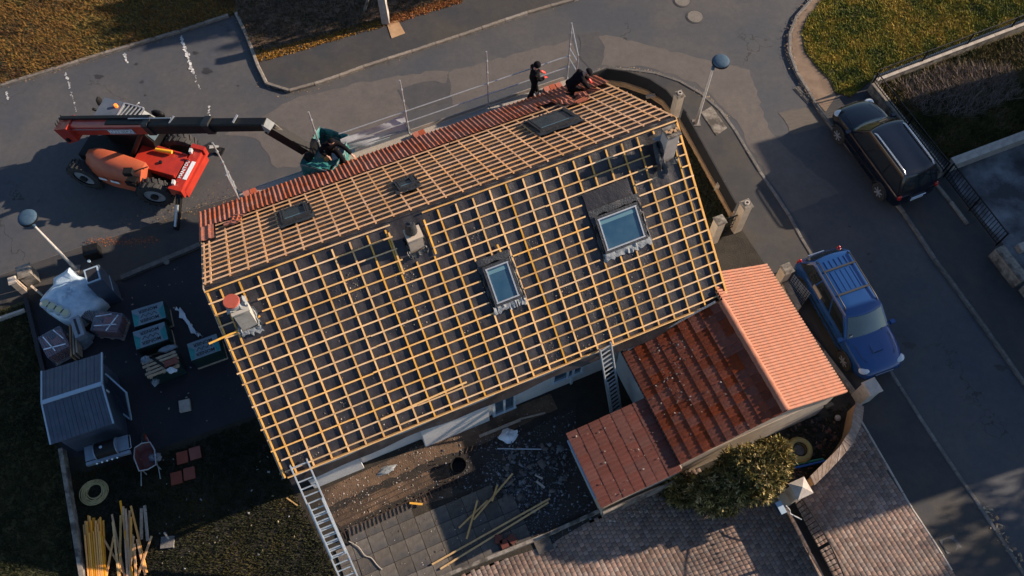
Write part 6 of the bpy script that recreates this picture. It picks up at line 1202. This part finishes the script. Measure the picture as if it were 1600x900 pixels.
# ---------------------------------------------------------------- corner garden by the annex
t = thing('yellow_ring', 'thick yellow ring lying behind the curved wall', 'ring', at(1248, 704, .18)); M_yr = mat('faded_yellow_rubber', (.34, .25, .06), (.26, .20, .07), 4, .6)
B().tube([(.30 * math.cos(a_), .30 * math.sin(a_), .07) for a_ in np.linspace(0, 2 * math.pi, 33)[:-1]], .115, 10, closed=True).build('ring', M_yr, t, 60); B().tube([(.205 * math.cos(a_), .205 * math.sin(a_), .15) for a_ in np.linspace(0, 2 * math.pi, 33)[:-1]], .018, 6, closed=True).build('inner_rim', M_blk, t); B().cyl((0, 0, .0), (0, 0, .06), .17, n=20).build('hub', M_kerbd, t)
B().tube([(.38 * math.cos(a_), .38 * math.sin(a_), .12) for a_ in np.linspace(1, 4.6, 20)], .02, 6).build('hose_turn', M_yr, t)
t = thing('pipe_pair', 'green and blue pipes lying below the yellow ring', 'pipes', (0, 0, 0)); B().cyl(at(1240, 726, .2), at(1286, 717, .2), .035, n=8).build('green_pipe', mat('green_pipe', (.02, .20, .13), rough=.4), t); B().cyl(at(1241, 731, .2), at(1290, 720, .2), .035, n=8).build('blue_pipe', mat('blue_pipe', (.02, .10, .40), rough=.4), t)
tag(B().ball(at(1309, 653, .2), .1, 14, 9).build('football', M_concl, None, 60), 'small grey ball on the dark ground by the curved wall', 'ball')
scat('corner_debris', '1215,690 1240,660 1300,650 1320,680 1262,745 1235,750', 260, (.03, .12), [(.12, .045, .03), (.07, .03, .02), (.16, .08, .05), (.05, .04, .03)])
P = sample(pts('1180,670 1330,630 1320,690 1262,745 1200,760', .1), 700); blades('corner_weeds', P, .10, dim, (.02, .10), .015)

# ---------------------------------------------------------------- trees
def leaf_cloud(C, rad, n, leaves, ln, wd, cols, par, shell=.55, up=.3, name='crown', seed=1):
    r = np.random.default_rng(seed); A = []
    for (c, ra, k) in zip(C, rad, n):
        d = r.normal(0, 1, (k, 3)); d /= np.linalg.norm(d, axis=1)[:, None]; rr = (shell + (1 - shell) * r.random(k)) ** .8; A.append((np.array(c) + d * rr[:, None] * np.array(ra), d, rr))
    P = np.concatenate([a[0] for a in A]); D = np.concatenate([a[1] for a in A]); ok = P[:, 2] > .15; P, D = P[ok], D[ok]
    h = vnoise(P[:, :2] + P[:, 2:3], 2.2, seed); keep = h > .22; P, D = P[keep], D[keep]; m = len(P)
    cc = np.array(cols)[r.integers(0, len(cols), m)] * r.uniform(.6, 1.4, (m, 1)); P = np.repeat(P, leaves, 0); D = np.repeat(D, leaves, 0); cc = np.repeat(cc, leaves, 0) * r.uniform(.75, 1.25, (m * leaves, 1)); N = len(P)
    d = D * .7 + r.normal(0, .75, (N, 3)) + [0, 0, up]; d /= np.linalg.norm(d, axis=1)[:, None]; s = np.cross(d, r.normal(0, 1, (N, 3))); s /= np.linalg.norm(s, axis=1)[:, None]
    L = ln * r.uniform(.6, 1.4, N)[:, None]; W_ = wd * r.uniform(.7, 1.3, N)[:, None]; P = P + r.normal(0, ln * .25, (N, 3)); n_ = np.cross(d, s) * W_ * .5
    V = np.stack([P, P + d * L * .45 + s * W_ + n_, P + d * L, P + d * L * .45 - s * W_ + n_], 1).reshape(-1, 3); return soup(name, V, np.arange(N * 4).reshape(-1, 4), np.repeat(cc, 4, 0), M_leaf, par)
M_bark = mat('bark', (.06, .045, .035), (.10, .08, .06), 12, .9, .8, 30)
def trunk(par, base, tops, r0, nm='trunk'):
    b = B(); base = Vector(base); f = base.lerp(sum((Vector(t_) for t_ in tops), Vector()) / len(tops), .35); b.tube([base, base.lerp(f, .5) + Vector((.03, .02, 0)), f], [r0, r0 * .85, r0 * .7], 8); b.build(nm, M_bark, par, 60)
    for t_ in tops: t_ = Vector(t_); b = B(); b.tube([f, f.lerp(t_, .5) + Vector((0, 0, .1)), t_], [r0 * .6, r0 * .35, r0 * .1], 6); b.build('limb', M_bark, par, 60)
t = thing('shrub_tree', 'bushy olive leaved tree between the annex wall and the brick driveway', 'tree', (0, 0, 0))
c1, c2, c3, c4 = at(1170, 742, 1.6), at(1120, 770, 1.2), at(1206, 720, 1.5), at(1065, 765, .8)
leaf_cloud([c1, c2, c3, c4], [(1.02, .86, 1.0), (.86, .66, .88), (.60, .66, .82), (.6, .5, .5)], [1750, 1050, 680, 280], 16, .13, .018, [(.13, .11, .03), (.21, .165, .05), (.09, .085, .025), (.33, .25, .09), (.055, .055, .02), (.46, .36, .17)], t, .45, .35)
g = at(1160, 760, .1); trunk(t, g, [c1, c2, c3, c4, c1 + Vector((0, .3, .6))], .08)
leaf_cloud([at(1075, 772, .5)], [(.8, .45, .45)], [200], 10, .10, .02, [(.03, .03, .012), (.05, .045, .018)], t, .2, .2, 'shaded_growth', 5)  # darker leaf colours stand in for shade at the bush's lower left

# beyond the frame: what casts the long shadows over the street
SA, SB = Vector((math.cos(SUN_AZ), math.sin(SUN_AZ))), Vector((-math.sin(SUN_AZ), math.cos(SUN_AZ))); TE = math.tan(SUN_EL)
def nhouse(tip, north, south, hr, label):
    "a gabled house whose ridge shadow reaches the point tip and spans between the points north and south"
    ga, gb, sb_ = tip.xy.dot(SA), north.xy.dot(SB), south.xy.dot(SB); q = hr / 7.2; rx = ga + hr / TE - .3; w2 = (gb - sb_) / 2
    t = thing('neighbour_house', label, 'house', Vector((*(SA * rx + SB * (gb + sb_) / 2), 0)), SUN_AZ)
    B().prism([(-4.2, -w2), (4.2, -w2), (4.2, w2), (-4.2, w2)], 0, 4.6 * q).add([(x, y, 4.6 * q) for x in (-4.2, 4.2) for y in (-w2, w2)] + [(0, -w2, 7.1 * q), (0, w2, 7.1 * q)], [(0, 2, 4), (1, 3, 5), (0, 1, 5, 4), (2, 3, 5, 4)]).build('wall', M_rendc, t)
    for s in (-1, 1): B().add([(0, -w2 - .1, hr), (0, w2, hr), (s * 4.6, w2, 4.5 * q), (s * 4.6, -w2 - .1, 4.5 * q), (0, -w2 - .1, hr - .1), (0, w2, hr - .1), (s * 4.6, w2, 4.4 * q), (s * 4.6, -w2 - .1, 4.4 * q)], [(0, 1, 2, 3), (4, 5, 6, 7), (0, 3, 7, 4), (1, 2, 6, 5), (2, 3, 7, 6)]).build('roof', M_tilew, t)
    for k in range(max(1, int(w2 * 2 / 2.6) - 1)):
        o = B().box((-4.215, -w2 + 1.5 + k * 2.6, 2.4), (.05, 1.0, 1.3)).build('window', M_pvc, t); B().box((-4.245, -w2 + 1.5 + k * 2.6, 2.4), (.02, .84, 1.14)).build('pane', M_wglass, o)
nhouse(at(1196, 240), at(1215, 214), at(1420, 500), 7.2, 'tall neighbouring house beyond the right edge, the northern of the two')
nhouse(at(1165, 640), at(1412, 478), at(1430, 782), 8.4, 'taller neighbouring house beyond the right edge, the southern of the two')
def far_tree(px, h, rad, label, n=900, seed=3, dens=9, leaf=.28, cols=((.03, .035, .012), (.05, .05, .016), (.08, .06, .02)), squash=.8):
    p = at(*px); q = Vector((*(p.xy + SA * (h / TE)), 0)); t = thing('tree', label, 'tree', q, 0, 'trees beyond the frame casting shadows'); c = (0, 0, h)
    r = random.Random(seed); cs = [(r.uniform(-.5, .5) * rad, r.uniform(-.5, .5) * rad, h + r.uniform(-.35, .35) * rad) for _ in range(5)]
    leaf_cloud(cs, [(rad * .6, rad * .6, rad * .6 * squash)] * 5, [n // 5] * 5, dens, leaf, .06, cols, t, .2, .1, 'crown', seed); trunk(t, (0, 0, 0), [tuple(Vector(k) * .98) for k in cs], .16)
far_tree((330, -25), 6.0, 3.2, 'dense tree beyond the top edge shading the corner of the parking bays', 1300, 4, 11)
far_tree((480, -20), 6.5, 3.2, 'dense tree beyond the top edge shading the planted verge', 1500, 5, 11)
far_tree((620, -60), 6.5, 3.0, 'dense tree beyond the top edge behind the utility pole', 1200, 6, 11)
far_tree((1560, 850), 6.2, 2.6, 'thin tree beyond the right edge dappling the brick driveway', 200, 8, 8, .3)
far_tree((1470, 915), 7.2, 2.4, 'thin tree beyond the lower right corner dappling the driveway', 110, 9, 8, .3)
far_tree((1600, 300), 7.5, 3.2, 'leafy tree beyond the right edge shading the enclosed plot', 900, 11, 10)
